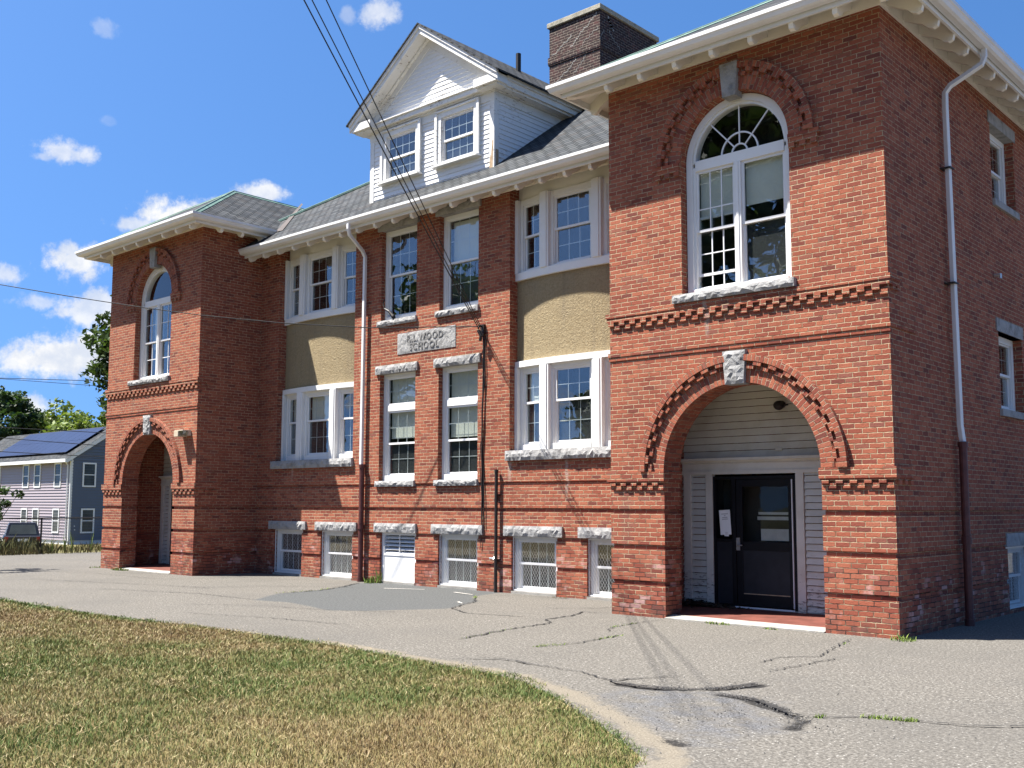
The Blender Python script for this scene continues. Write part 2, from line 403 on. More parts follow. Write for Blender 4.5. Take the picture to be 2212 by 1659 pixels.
def glass(name='window_glass', boost=1.5, add=.03, wav=.0016):
    m, t, b = base_mat(name); t.n.remove(b); out = t.n['Material Output']
    P = t.pos()
    bn = t.node('ShaderNodeBump', {'Strength': .35, 'Distance': wav * 6, 'Height': t.noise(P, 1.6, 2., .5)})
    g = t.node('ShaderNodeBsdfGlossy', {'Roughness': 0.01, 'Color': (.95, .97, 1.)}); t.l.new(bn.outputs[0], g.inputs['Normal'])
    tr = t.node('ShaderNodeBsdfTransparent', {'Color': (.90, .93, .92)})
    ge = t.node('ShaderNodeNewGeometry'); dt = t.node('ShaderNodeVectorMath', operation='DOT_PRODUCT'); t.l.new(ge.outputs['Normal'], dt.inputs[0]); t.l.new(ge.outputs['Incoming'], dt.inputs[1])
    fr = t.m('ADD', .04, t.m('MULTIPLY', t.m('POWER', t.m('SUBTRACT', 1., t.m('ABSOLUTE', dt.outputs['Value']), clamp=True), 5.), .96))
    f = t.m('ADD', t.m('MULTIPLY', fr, boost), add, clamp=True)
    mx = t.node('ShaderNodeMixShader'); t.l.new(f, mx.inputs[0]); t.l.new(tr.outputs[0], mx.inputs[1]); t.l.new(g.outputs[0], mx.inputs[2])
    t.l.new(mx.outputs[0], out.inputs[0])
    return m
M['glass'] = glass(); M['doorglass'] = glass('dark_door_glass', .22, 0.)

def clap(name, col):
    return paint(name, col, rough=.5, dirt=.12)
M['pinksiding'] = clap('mauve_siding', (.29, .25, .265)); M['greysiding'] = clap('slate_blue_siding', (.12, .135, .165))

# ------------------------------------------------------------------ the ground
def seg_dist(px, py, poly):
    d = np.full(px.shape, 1e9)
    for (x0, y0), (x1, y1) in zip(poly[:-1], poly[1:]):
        vx, vy = x1 - x0, y1 - y0; L = vx * vx + vy * vy + 1e-12
        t = np.clip(((px - x0) * vx + (py - y0) * vy) / L, 0, 1)
        d = np.minimum(d, np.hypot(px - x0 - t * vx, py - y0 - t * vy))
    return d
def inside(px, py, poly):
    r = np.zeros(px.shape, bool); n = len(poly)
    for i in range(n):
        x0, y0 = poly[i]; x1, y1 = poly[(i + 1) % n]
        c = ((y0 > py) != (y1 > py)) & (px < (x1 - x0) * (py - y0) / (y1 - y0 + 1e-12) + x0)
        r ^= c
    return r

LAWN_EDGE = [(-48, -6.2), (-24, -5.75), (-14.14, -5.62), (-11.56, -5.67), (-9.35, -5.63), (-8.06, -5.40), (-6.73, -5.36), (-4.75, -5.33), (-3.65, -5.43), (-2.67, -5.53),
             (-1.99, -5.56), (-1.42, -5.72), (-.53, -6.2), (.36, -6.81), (.84, -7.17), (1.14, -7.41), (1.257, -7.54), (1.35, -7.76), (1.33, -8.3), (1.05, -9.5), (.6, -12), (.2, -30)]
LAWN = LAWN_EDGE + [(-48, -30)]
SAND_MID = [(-5.2, -5.24), (-3.8, -5.32), (-2.7, -5.45), (-1.7, -5.55), (-.9, -5.85), (-.1, -6.32), (.5, -6.72), (1.0, -7.05), (1.4, -7.4), (1.55, -7.9), (1.5, -8.6), (1.25, -9.6)]
PATCH = [(-10.64, -2.59), (-11.48, -1.48), (-11.57, -.2), (-12.47, 1.39), (-12.05, 1.80), (-8.6, 1.80), (-8.33, .66), (-7.58, .02), (-7.03, -1.28), (-7.31, -1.75), (-7.67, -2.47), (-8.23, -2.84), (-8.96, -2.61), (-9.9, -2.4)]
GRAVEL = [(-.45, -5.55), (-.2, -5.12), (.2, -4.98), (.6, -5.04), (.97, -5.28), (1.36, -5.62), (1.5, -6.14), (1.45, -6.67), (1.2, -6.85), (.75, -6.75), (.3, -6.4), (-.1, -6.05)]
BLACKZ = [(-.62, -5.22), (-.25, -5.18), (-.02, -5.04), (.16, -4.9), (.26, -4.66), (.34, -4.36)]
BLACKZ2 = [(.36, -5.05), (.68, -5.08), (1.04, -5.3), (1.27, -5.48), (1.45, -5.62), (1.5, -5.9)]
BLACKZ3 = [(1.05, -6.9), (1.15, -6.98)]

def gh(x, y):
    x = np.asarray(x, float)
    t = np.clip((-31.5 - x) / 26., 0, 1); t = t * t * (3 - 2 * t)
    return -1.0 * t

def make_ground():
    def axis(lo, hi, a, b, step, far):
        mid = list(np.arange(a, b, step)); left = []; x = a; s = step
        while x > lo: s *= far; x -= s; left.append(max(x, lo))
        right = []; x = mid[-1]; s = step
        while x < hi: s *= far; x += s; right.append(min(x, hi))
        return np.array(left[::-1] + mid + right)
    xs = axis(-600, 600, -14, 4.5, .05, 1.16); ys = axis(-600, 600, -9.5, 2.0, .05, 1.16)
    X, Y = np.meshgrid(xs, ys, indexing='ij'); nx, ny = X.shape
    Z = gh(X, Y) + .012 * (vnoise(X, Y, .8, 3) - .5) * ((X > -29) & (Y < -.3) & (np.abs(X) < 60) & (Y > -60))
    Z = Z - .07 * inside(X, Y, LAWN) * np.clip(seg_dist(X, Y, LAWN_EDGE) * 4, 0, 1)
    nz = vnoise(X, Y, 3.2, 1) * .5 + vnoise(X, Y, 8., 2) * .3 + vnoise(X, Y, 19., 5) * .2
    sand = np.clip(1.0 - (seg_dist(X, Y, SAND_MID) - .02) / (.10 + .34 * nz * np.clip((X + 7.) / 5., .25, 1.)), 0, 1)
    ed = seg_dist(X, Y, LAWN_EDGE)
    sand = np.maximum(sand, np.clip(1 - ed / .07, 0, 1) * .8)
    pd = seg_dist(X, Y, PATCH + PATCH[:1]); ins = inside(X, Y, PATCH)
    patch = np.clip(.5 + np.where(ins, pd, -pd) / .06 + (nz - .5) * .9, 0, 1)
    gd = seg_dist(X, Y, GRAVEL + GRAVEL[:1]); ins = inside(X, Y, GRAVEL)
    grav = np.clip(.5 + np.where(ins, gd, -gd) / .35 + (nz - .5) * 2.2, 0, 1)
    def zone(p, w): return np.clip(1.15 - seg_dist(X, Y, p) / w + (nz - .5) * 1.7, 0, 1)
    blk = np.maximum.reduce([zone(BLACKZ, .15), zone(BLACKZ2, .11), zone(BLACKZ3, .10) * .9])
    Z = Z - .02 * blk
    idx = np.arange(nx * ny).reshape(nx, ny)
    F = np.stack([idx[:-1, :-1], idx[1:, :-1], idx[1:, 1:], idx[:-1, 1:]], -1).reshape(-1, 4)
    V = np.stack([X, Y, Z], -1).reshape(-1, 3)
    m, t, b = base_mat('old_asphalt'); P = t.pos()
    def at(n): return t.node('ShaderNodeAttribute', attribute_name=n).outputs['Fac']
    f1 = t.noise(P, 34., 5., .72); f2 = t.noise(P, 60., 4., .7); big = t.noise(P, .5, 5., .6); mid = t.noise(P, 3.5, 5., .6)
    vor = t.node('ShaderNodeTexVoronoi', {'Scale': 30.}); t.l.new(P, vor.inputs['Vector'])
    c = t.ramp(f1, [(.32, (.044, .041, .036)), (.50, (.108, .100, .087)), (.66, (.204, .191, .167))])
    sp = t.m('MULTIPLY', t.step(vor.outputs['Distance'], .30, .14), t.step(t.sep(vor.outputs['Color'])[0], .55, .8))
    c = t.mix(t.m('MULTIPLY', sp, .75), c, (.42, .405, .37))
    c = t.mix(t.step(big, .42, .70, 0., .38), c, (.082, .078, .071))
    c = t.mix(t.step(mid, .50, .75, 0., .22), c, (.135, .124, .106))
    cp = t.ramp(f1, [(.32, (.034, .036, .036)), (.5, (.072, .075, .074)), (.68, (.125, .128, .124))])
    c = t.mix(at('patch'), c, cp)
    cg = t.ramp(f2, [(.28, (.016, .0165, .018)), (.5, (.082, .084, .089)), (.72, (.26, .26, .265))])
    ga = t.m('MULTIPLY', at('gravel'), t.step(t.m('ADD', mid, t.m('MULTIPLY', f1, .55)), .62, .92)); c = t.mix(t.m('MULTIPLY', ga, .8), c, cg)
    cs = t.ramp(f2, [(.25, (.085, .073, .056)), (.55, (.175, .153, .118)), (.8, (.26, .232, .185))])
    sa = t.m('MULTIPLY', at('sand'), 1.0); sa = t.step(t.m('ADD', sa, t.m('ADD', t.m('MULTIPLY', t.m('SUBTRACT', mid, .5), 1.5), t.m('MULTIPLY', t.m('SUBTRACT', f1, .5), .9))), .38, .95); c = t.mix(sa, c, cs)
    bk = t.step(t.m('ADD', at('tar'), t.m('MULTIPLY', t.m('SUBTRACT', f1, .5), 2.6)), .42, .80); c = t.mix(t.m('MULTIPLY', bk, .9), c, (.014, .0135, .0135))
    # bare and grassy earth beyond the lot
    px, py, pz = t.sep(P)
    off = t.m('MAXIMUM', t.step(px, -30.2, -31.2), t.step(py, -45., -50.))
    c = t.mix(off, c, t.ramp(mid, [(.3, (.07, .075, .025)), (.6, (.16, .14, .06))]))
    t.l.new(c, b.inputs['Base Color']); b.inputs['Roughness'].default_value = .92; b.inputs['Specular IOR Level'].default_value = .15
    h = t.m('ADD', t.m('MULTIPLY', f1, .7), t.m('MULTIPLY', sp, .4))
    bn = t.node('ShaderNodeBump', {'Strength': .7, 'Distance': .012, 'Height': h}); t.l.new(bn.outputs[0], b.inputs['Normal'])
    o = np_mesh('ground', V, F, m, attr={'sand': sand.ravel(), 'patch': patch.ravel(), 'gravel': grav.ravel(), 'tar': blk.ravel()}, smooth=True)
    tag(o, kind='structure')
make_ground()

def make_cracks():
    b = MB()
    def crack(pts, w=.012, j=.03):
        P = []
        for (x0, y0), (x1, y1) in zip(pts[:-1], pts[1:]):
            n = max(2, int(math.hypot(x1 - x0, y1 - y0) / .06))
            for i in range(n): P.append((x0 + (x1 - x0) * i / n + random.uniform(-j, j), y0 + (y1 - y0) * i / n + random.uniform(-j, j)))
        P.append(pts[-1]); prev = None
        for i, p in enumerate(P):
            d = Vector((P[min(i + 1, len(P) - 1)][0] - P[max(0, i - 1)][0], P[min(i + 1, len(P) - 1)][1] - P[max(0, i - 1)][1])).normalized()
            e = min(1., i / 4, (len(P) - 1 - i) / 4); ww = w * (.35 + random.random()) * (.2 + .8 * e)
            z = .012
            a = (p[0] - d.y * ww, p[1] + d.x * ww, z); c = (p[0] + d.y * ww, p[1] - d.x * ww, z)
            if prev: b.face([prev[0], prev[1], c, a])
            prev = (a, c)
    crack([(-2.95, -5.25), (-2.52, -4.83), (-1.76, -4.94), (-1.33, -4.96), (-.92, -5.16), (-.74, -5.11), (-.44, -4.44)], .014)
    crack([(-4.09, -3.93), (-4.23, -3.27), (-4.35, -2.67), (-4.4, -1.78), (-4.76, -1.42), (-4.82, -.72), (-5.08, -.15), (-4.65, -.05)], .018)
    crack([(-2.95, -3.93), (-2.87, -3.67), (-2.74, -3.14), (-2.78, -2.65), (-2.83, -2.14)], .010)
    crack([(-3.19, -2.02), (-3.45, -1.53), (-3.51, -.92), (-3.52, -.2)], .010)
    crack([(-.33, -3.13), (-.32, -2.56), (-.05, -2.22), (-.5, -.35)], .010)
    crack([(.05, -3.64), (.1, -3.02), (.18, -2.08)], .010)
    crack([(1.42, -5.65), (1.51, -5.43), (1.65, -5.3), (1.83, -5.17), (2.04, -5.1), (2.25, -5.02), (2.44, -4.96), (2.63, -4.84), (3.0, -4.5)], .010)
    crack([(0, -5.12), (.19, -4.89), (.26, -4.65), (.36, -4.25)], .026)
    crack([(-.9, -5.15), (-.5, -5.25), (-.2, -5.17), (0, -5.10)], .022)
    crack([(.36, -5.05), (.68, -5.06), (1.04, -5.31), (1.26, -5.46), (1.44, -5.5)], .02)
    crack([(-11.5, -1.5), (-11.45, -.5), (-11.9, .5), (-12.5, 1.4)], .022)
    crack([(-8.3, .7), (-7.6, 0), (-7.0, -1.2), (-6.3, -1.6), (-5.2, -1.4)], .014)
    crack([(-8.2, 1.0), (-7.9, 1.3), (-7.2, 1.5), (-6.6, 1.55)], .012)
    crack([(-18.6, -3.2), (-15.5, -2.2), (-13.6, -1.7), (-13.2, -.6), (-11.5, .6)], .012)
    crack([(-24, -2.4), (-19.4, -1.2), (-16.5, -1.1), (-15.6, .7)], .010)
    crack([(-15, -3.4), (-12.4, -2.6), (-10.6, -2.6)], .012)
    crack([(-10.7, -3.9), (-9.5, -3.1), (-8.4, -2.9), (-7., -2.2)], .009)
    crack([(-5.9, -.2), (-5.3, .5), (-5.1, 1.2)], .012)
    crack([(-9.5, -4.7), (-8., -4.2), (-6.2, -3.9)], .009)
    o = b.build('pavement_cracks', plain('dark_crack', (.028, .027, .026), .95)); tag(o, kind='structure')
    b = MB()                                        # faded white paint dashes left on the patch
    for (x0, y0, x1, y1) in ((-10.9, .72, -10.1, 1.1), (-9.2, 1.05, -8.55, .9), (-7.7, -.35, -7.45, -.5)):
        d = Vector((x1 - x0, y1 - y0)).normalized() * .025
        b.face([(x0 - d.y, y0 + d.x, .0125), (x0 + d.y, y0 - d.x, .0125), (x1 + d.y * .6, y1 - d.x * .6, .0125), (x1 - d.y * .6, y1 + d.x * .6, .0125)])
    o = b.build('painted_markings', plain('worn_white_paint', (.52, .50, .45), .9, .3, 30.)); tag(o, kind='structure')
make_cracks()

# ------------------------------------------------------------------ the lawn
def make_lawn():
    bm = bmesh.new()
    vs = [bm.verts.new((x, y, -.012)) for x, y in LAWN]; bm.faces.new(vs)
    bmesh.ops.triangulate(bm, faces=bm.faces)
    me = bpy.data.meshes.new('lawn'); bm.to_mesh(me); bm.free()
    m, t, b = base_mat('lawn_thatch'); P = t.pos()
    n = t.noise(P, 1.1, 6., .65); f = t.noise(P, 60., 5., .7)
    c = t.ramp(n, [(.3, (.10, .088, .035)), (.5, (.155, .122, .055)), (.72, (.19, .145, .075))])
    c = t.mix(t.step(f, .4, .7, 0., .6), c, (.05, .042, .02))
    t.l.new(c, b.inputs['Base Color']); b.inputs['Roughness'].default_value = 1.; b.inputs['Specular IOR Level'].default_value = .05
    me.materials.append(m); o = put('lawn', me); tag(o, kind='structure')
    # blades
    N = 1000000
    x = rng.uniform(-26, 1.5, N); y = rng.uniform(-13.0, -5.2, N)
    # thin out with distance, keep only what the lawn holds
    dist = np.hypot(x - CAM.x, y - CAM.y)
    keep = rng.random(N) < np.clip((9.5 / dist) ** 1.6, .06, 1.)
    ang = np.arctan2(x - CAM.x, y - CAM.y)
    keep &= (ang < R_(-12)) & (ang > R_(-80)) & inside(x - .10 * (vnoise(x, y, 5., 71) - .35), y - .16 * (vnoise(x, y, 4., 70) - .35) - .05 * rng.random(N), LAWN)
    x, y, dist = x[keep], y[keep], dist[keep]; n = len(x)
    green = vnoise(x, y, .45, 11) * .55 + vnoise(x, y, 1.3, 12) * .3 + vnoise(x, y, 4., 13) * .15
    ed = seg_dist(x, y, LAWN_EDGE)
    green = green + .42 * np.clip(1 - ed / .35, 0, 1) * (x < -8.5) + .20 * np.clip(1 - ed / .5, 0, 1) * (.4 + .6 * vnoise(x, y, 1.2, 4)) + .10 * (x > -1.5) * np.clip((x + 1.5) / 2, 0, 1)
    bare = np.clip((vnoise(x, y, 1.6, 90) * .6 + vnoise(x, y, 5., 91) * .4 - .60) * 5, 0, 1)
    tt = np.clip((green - .50) * 2.2 + .40 - .35 * bare + rng.normal(0, .24, n), 0, 1)
    h = (.018 + .030 * rng.random(n)) * (1. + .5 * np.clip(green - .45, 0, 1)) * (1 + .25 * (vnoise(x, y, 2.2, 21) - .5)) ; h *= np.clip(.55 + ed * 3, .55, 1)
    w = (.0019 + .0015 * rng.random(n)) * np.clip(dist / 9., .9, 2.4)
    a = rng.uniform(0, 2 * np.pi, n); la = rng.uniform(0, 2 * np.pi, n); ln = h * rng.uniform(.15, 1.1, n)
    flat = rng.random(n) < .010 * (1 + 2.5 * (vnoise(x, y, .9, 80) > .62)); h = np.where(flat, .018, h); ln = np.where(flat, rng.uniform(.04, .10, n), ln); tt = np.where(flat, rng.uniform(.12, .3, n), tt)
    lush = rng.random(n) < .01; h = np.where(lush, h * 1.9, h)
    dx, dy = np.cos(a) * w, np.sin(a) * w; lx, ly = np.cos(la) * ln, np.sin(la) * ln
    z0 = np.where(flat, .018, -.014)
    V = np.empty((n, 5, 3))
    V[:, 0] = np.stack([x - dx, y - dy, z0], -1); V[:, 1] = np.stack([x + dx, y + dy, z0], -1)
    V[:, 2] = np.stack([x + dx * .8 + lx * .35, y + dy * .8 + ly * .35, z0 + h * .62], -1); V[:, 3] = np.stack([x - dx * .8 + lx * .35, y - dy * .8 + ly * .35, z0 + h * .62], -1)
    V[:, 4] = np.stack([x + lx, y + ly, z0 + h], -1)
    i0 = (np.arange(n) * 5)[:, None]
    T = np.concatenate([i0 + np.array([[0, 1, 2]]), i0 + np.array([[0, 2, 3]]), i0 + np.array([[3, 2, 4]])], 0)
    m, t, b = base_mat('grass_blades')
    at = t.node('ShaderNodeAttribute', attribute_name='tint').outputs['Fac']
    c = t.ramp(at, [(0., (.215, .148, .070)), (.22, (.30, .24, .122)), (.48, (.222, .203, .080)), (.75, (.152, .168, .052)), (1., (.088, .132, .030))])
    t.l.new(c, b.inputs['Base Color']); b.inputs['Roughness'].default_value = .6; b.inputs['Specular IOR Level'].default_value = .25
    o = np_mesh('grass', V.reshape(-1, 3), T, m, attr={'tint': np.repeat(tt, 5)})
    tag(o, 'short sun-scorched grass of the lawn, straw and green, beside the asphalt', 'grass', kind='stuff')
make_lawn()

# ================================================================== THE SCHOOL
D = 1.754                      # plane of the middle front; the two pavilions stand at y = 0
XC = -10.82                    # centre of the front
GRV = [(.480, .552), (1.036, .108 + 1.0), (1.590, 1.662)]   # recessed brick courses
school = thing('school_building', (XC, 4.0, 0), 'old two-storey red brick school with twin arched pavilions and a white dormer', 'school')

def relief(mb, P, us, z0, z1, holes=(), bands=(), wt=.3, endL=0., endR=0., m=0, back=()):
    """brick wall in (u, z): holes get reveals wt deep; bands are (za, zb, depth[, ua, ub])"""
    u0, u1 = us
    U = sorted({u0, u1, *[a for h in holes for a in h[:2]], *[a for b in bands if len(b) > 3 for a in b[3:5]]})
    Z = sorted({z0, z1, *[a for h in holes for a in h[2:4]], *[a for b in bands for a in b[:2]]})
    U = [a for a in U if u0 - 1e-6 <= a <= u1 + 1e-6]; Z = [a for a in Z if z0 - 1e-6 <= a <= z1 + 1e-6]
    def depth(i, j):
        uc, zc = (U[i] + U[i + 1]) / 2, (Z[j] + Z[j + 1]) / 2
        for h in holes:
            if h[0] < uc < h[1] and h[2] < zc < h[3]: return None
        for b in bands:
            if b[0] < zc < b[1] and (len(b) < 4 or b[3] < uc < b[4]): return b[2]
        return 0.
    nu, nz = len(U) - 1, len(Z) - 1
    G = [[depth(i, j) for j in range(nz)] for i in range(nu)]
    def uu(i, j, side):
        g = G[i][j] or 0.
        if i == 0 and side == 0: return U[0] + endL * g
        if i == nu - 1 and side == 1: return U[-1] - endR * g
        return U[i + side]
    for i in range(nu):
        for j in range(nz):
            g = G[i][j]
            if g is not None:
                a, b = uu(i, j, 0), uu(i, j, 1)
                mb.face([P(a, Z[j], g), P(b, Z[j], g), P(b, Z[j + 1], g), P(a, Z[j + 1], g)], m)
            gg = wt if g is None else g
            if i + 1 < nu:
                h = wt if G[i + 1][j] is None else G[i + 1][j]
                if abs(gg - h) > 1e-5: mb.face([P(U[i + 1], Z[j], gg), P(U[i + 1], Z[j], h), P(U[i + 1], Z[j + 1], h), P(U[i + 1], Z[j + 1], gg)], m)
            if j + 1 < nz:
                h = wt if G[i][j + 1] is None else G[i][j + 1]
                if abs(gg - h) > 1e-5: mb.face([P(U[i], Z[j + 1], gg), P(U[i + 1], Z[j + 1], gg), P(U[i + 1], Z[j + 1], h), P(U[i], Z[j + 1], h)], m)

def tess(mb, outer, holes, P, m=0):
    loops = [[Vector((a, b, 0)) for a, b in L] for L in [outer] + list(holes)]
    flat = [p for L in loops for p in L]
    for tri in tessellate_polygon(loops):
        pts = [P(flat[i][0], flat[i][1]) for i in tri]
        n = (Vector(pts[1]) - Vector(pts[0])).cross(Vector(pts[2]) - Vector(pts[0]))
        if n.length > 1e-9: mb.face(pts, m)

def arc(cx, cz, r, a0, a1, n): return [(cx + r * math.cos(R_(a0 + (a1 - a0) * i / n)), cz + r * math.sin(R_(a0 + (a1 - a0) * i / n))) for i in range(n + 1)]

def ring(mb, cx, cz, r0, r1, a0, a1, y0, y1, n, m=0, radial=True):
    """block of an arch between radii and angles, front at y0, back at y1"""
    rm = (r0 + r1) / 2
    for i in range(n):
        A, B = R_(a0 + (a1 - a0) * i / n), R_(a0 + (a1 - a0) * (i + 1) / n)
        def q(r, a, y): return (cx + r * math.cos(a), y, cz + r * math.sin(a))
        uvf = [(.006, A * rm), (r1 - r0 + .006, A * rm), (r1 - r0 + .006, B * rm), (.006, B * rm)] if radial else None
        mb.face([q(r0, A, y0), q(r1, A, y0), q(r1, B, y0), q(r0, B, y0)], m, uvf)
        uo = [(y0, A * rm), (y1, A * rm), (y1, B * rm), (y0, B * rm)]
        mb.face([q(r1, A, y0), q(r1, A, y1), q(r1, B, y1), q(r1, B, y0)], m, uo)
        mb.face([q(r0, A, y0), q(r0, A, y1), q(r0, B, y1), q(r0, B, y0)], m, uo)
        if i == 0: mb.face([q(r0, A, y0), q(r1, A, y0), q(r1, A, y1), q(r0, A, y1)], m)
        if i == n - 1: mb.face([q(r0, B, y0), q(r1, B, y0), q(r1, B, y1), q(r0, B, y1)], m)

def rock(name, x0, x1, z0, z1, y, depth=.14, proud=.05, parent=school, side=False, seed=0, amp=.028, mat=None, top_taper=None):
    """rock-faced stone: front broken into facets. side=True lays it on the x = 0 wall (x0,x1 are y's)"""
    r = random.Random(seed * 97 + int((x0 + 50) * 100)); b = MB()
    nx = max(3, int((x1 - x0) / .055)); nz = max(3, int((z1 - z0) / .05))
    def wob(i, j):
        e = i in (0, nx) or j in (0, nz)
        return 0. if e else r.uniform(.15, 1.) * amp
    G = [[(x0 + (x1 - x0) * i / nx + (0 if i in (0, nx) else r.uniform(-.014, .014)), z0 + (z1 - z0) * j / nz + (0 if j in (0, nz) else r.uniform(-.012, .012)), -proud - wob(i, j)) for j in range(nz + 1)] for i in range(nx + 1)]
    def P(p):
        px, pz, d = p
        if top_taper:
            f = (pz - z0) / (z1 - z0); c = (x0 + x1) / 2; px = c + (px - c) * (top_taper + (1 - top_taper) * f)
        return (-d, px, pz) if side else (px, y + d, pz)
    for i in range(nx):
        for j in range(nz):
            if r.random() < .5: b.face([P(G[i][j]), P(G[i + 1][j]), P(G[i + 1][j + 1])]); b.face([P(G[i][j]), P(G[i + 1][j + 1]), P(G[i][j + 1])])
            else: b.face([P(G[i][j]), P(G[i + 1][j]), P(G[i][j + 1])]); b.face([P(G[i + 1][j]), P(G[i + 1][j + 1]), P(G[i][j + 1])])
    def strip(L):
        for p, q in zip(L[:-1], L[1:]):
            b.face([P(p), P(q), P((q[0], q[1], depth)), P((p[0], p[1], depth))])
    strip([G[i][0] for i in range(nx + 1)]); strip([G[i][nz] for i in range(nx + 1)]); strip(G[0]); strip(G[nx])
    return b.build(name, mat or M['granite'], parent)

# ---------------------------------------------------------------- windows
def shift(M4, x, y, z): return M4 @ Matrix.Translation((x, y, z))
def wall_frame(x, y, z): return Matrix.Translation((x, y, z))           # local x right, y into the wall, z up
def side_frame(y, z, d=0.): return Matrix(((0, -1, 0, -d), (1, 0, 0, y), (0, 0, 1, z), (0, 0, 0, 1)))

def window(F, w, h, sashes, cas=.085, set_=.13, sillh=.06, shade=0., room=.55, headh=None, mt=None, name='window', screen=False, parent=None, guard=False, frame_front=0., muntin=.0145, shade_d=.09):
    """F: frame of the opening's lower-left outer corner. sashes: (z0, z1, cols, rows, depth)"""
    parent = parent or school
    b = MB(F); hh = headh or cas; y0 = set_; m = mt or M['white']
    b.box(0, cas, y0 + frame_front, y0 + .12, 0, h); b.box(w - cas, w, y0 + frame_front, y0 + .12, 0, h)
    b.box(cas, w - cas, y0 + frame_front, y0 + .12, h - hh, h); b.box(cas, w - cas, y0 - .025, y0 + .12, 0, sillh)
    # inner stop, one step back
    s = .022
    b.box(cas, cas + s, y0 + .022, y0 + .12, sillh, h - hh); b.box(w - cas - s, w - cas, y0 + .022, y0 + .12, sillh, h - hh)
    b.box(cas + s, w - cas - s, y0 + .022, y0 + .12, h - hh - s, h - hh)
    # rails between sashes that do not touch (transoms)
    zs = sorted(sashes)
    for a, c in zip(zs[:-1], zs[1:]):
        if c[0] - a[1] > .01: b.box(cas + s, w - cas - s, y0 + .01, y0 + .12, a[1], c[0])
    root = b.build(name, m, parent, bevel=.004)
    x0, x1 = cas + s, w - cas - s
    for (z0, z1, nc, nr, dp) in sashes:
        st = .038; yf = y0 + dp; g = MB(F)
        g.box(x0, x0 + st, yf, yf + .035, z0, z1); g.box(x1 - st, x1, yf, yf + .035, z0, z1)
        g.box(x0 + st, x1 - st, yf, yf + .035, z0, z0 + st * 1.15); g.box(x0 + st, x1 - st, yf, yf + .035, z1 - st, z1)
        a0, a1, c0, c1 = x0 + st, x1 - st, z0 + st * 1.15, z1 - st
        for k in range(1, nc):
            xm = a0 + (a1 - a0) * k / nc; g.box(xm - muntin / 2, xm + muntin / 2, yf + .0195, yf + .026, c0, c1)
        for k in range(1, nr):
            zm = c0 + (c1 - c0) * k / nr; g.box(a0, a1, yf + .0205, yf + .025, zm - muntin / 2, zm + muntin / 2)
        so_ = g.build('sash', M['vinyl'], root)
        p = MB(F); p.box(a0 - .006, a1 + .006, yf + .014, yf + .018, c0 - .006, c1 + .006); p.build('glass', M['glass'], root)
    if screen:
        z0, z1 = zs[0][0], zs[0][1]; p = MB(F); p.box(x0 + .04, x1 - .04, y0 + zs[0][4] + .036, y0 + zs[0][4] + .040, z0 + .04, z1 - .04); p.build('insect_screen', M['screenmesh'], root)
    if shade:
        p = MB(F); zt = h - hh - .03; zb = zt - (h - hh - sillh) * shade; p.box(x0 + .03, x1 - .03, y0 + shade_d + .05, y0 + shade_d + .056, zb, zt); p.box(x0 + .03, x1 - .03, y0 + shade_d + .045, y0 + shade_d + .061, zb - .02, zb); p.build('roller_shade', M['shade'], root)
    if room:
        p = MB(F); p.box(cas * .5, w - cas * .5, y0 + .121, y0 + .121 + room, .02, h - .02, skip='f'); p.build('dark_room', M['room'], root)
    if guard:
        p = MB(F); e = .0019; st = .064; gy = y0 - .05
        def dia(sgn):
            k = -h * .62 if sgn > 0 else 0.
            end = w if sgn > 0 else w + h * .62
            while k < end:
                x_a, z_a, x_b, z_b = k, 0., k + sgn * h * .62, h
                if x_a < 0: z_a += -x_a / .62 * 1.; x_a = 0.
                if x_b > w: z_b -= (x_b - w) / .62; x_b = w
                if sgn < 0:
                    if x_a > w: z_a += (x_a - w) / .62; x_a = w
                    if x_b < 0: z_b -= (0 - x_b) / .62; x_b = 0.
                if z_b - z_a > .02:
                    p.face([(x_a - e, gy, z_a), (x_a + e, gy, z_a), (x_b + e, gy, z_b), (x_b - e, gy, z_b)])
                    p.face([(x_a, gy - e, z_a), (x_a, gy + e, z_a), (x_b, gy + e, z_b), (x_b, gy - e, z_b)])
                k += st
        dia(1); dia(-1)
        p.box(0.005, w - .005, gy - .008, gy + .008, .01, .03); p.box(.005, w - .005, gy - .008, gy + .008, h - .03, h - .01)
        p.box(.005, .022, gy - .008, gy + .008, .03, h - .03); p.box(w - .022, w - .005, gy - .008, gy + .008, .03, h - .03)
        p.build('wire_guard', M['gutter'], root)
    return root

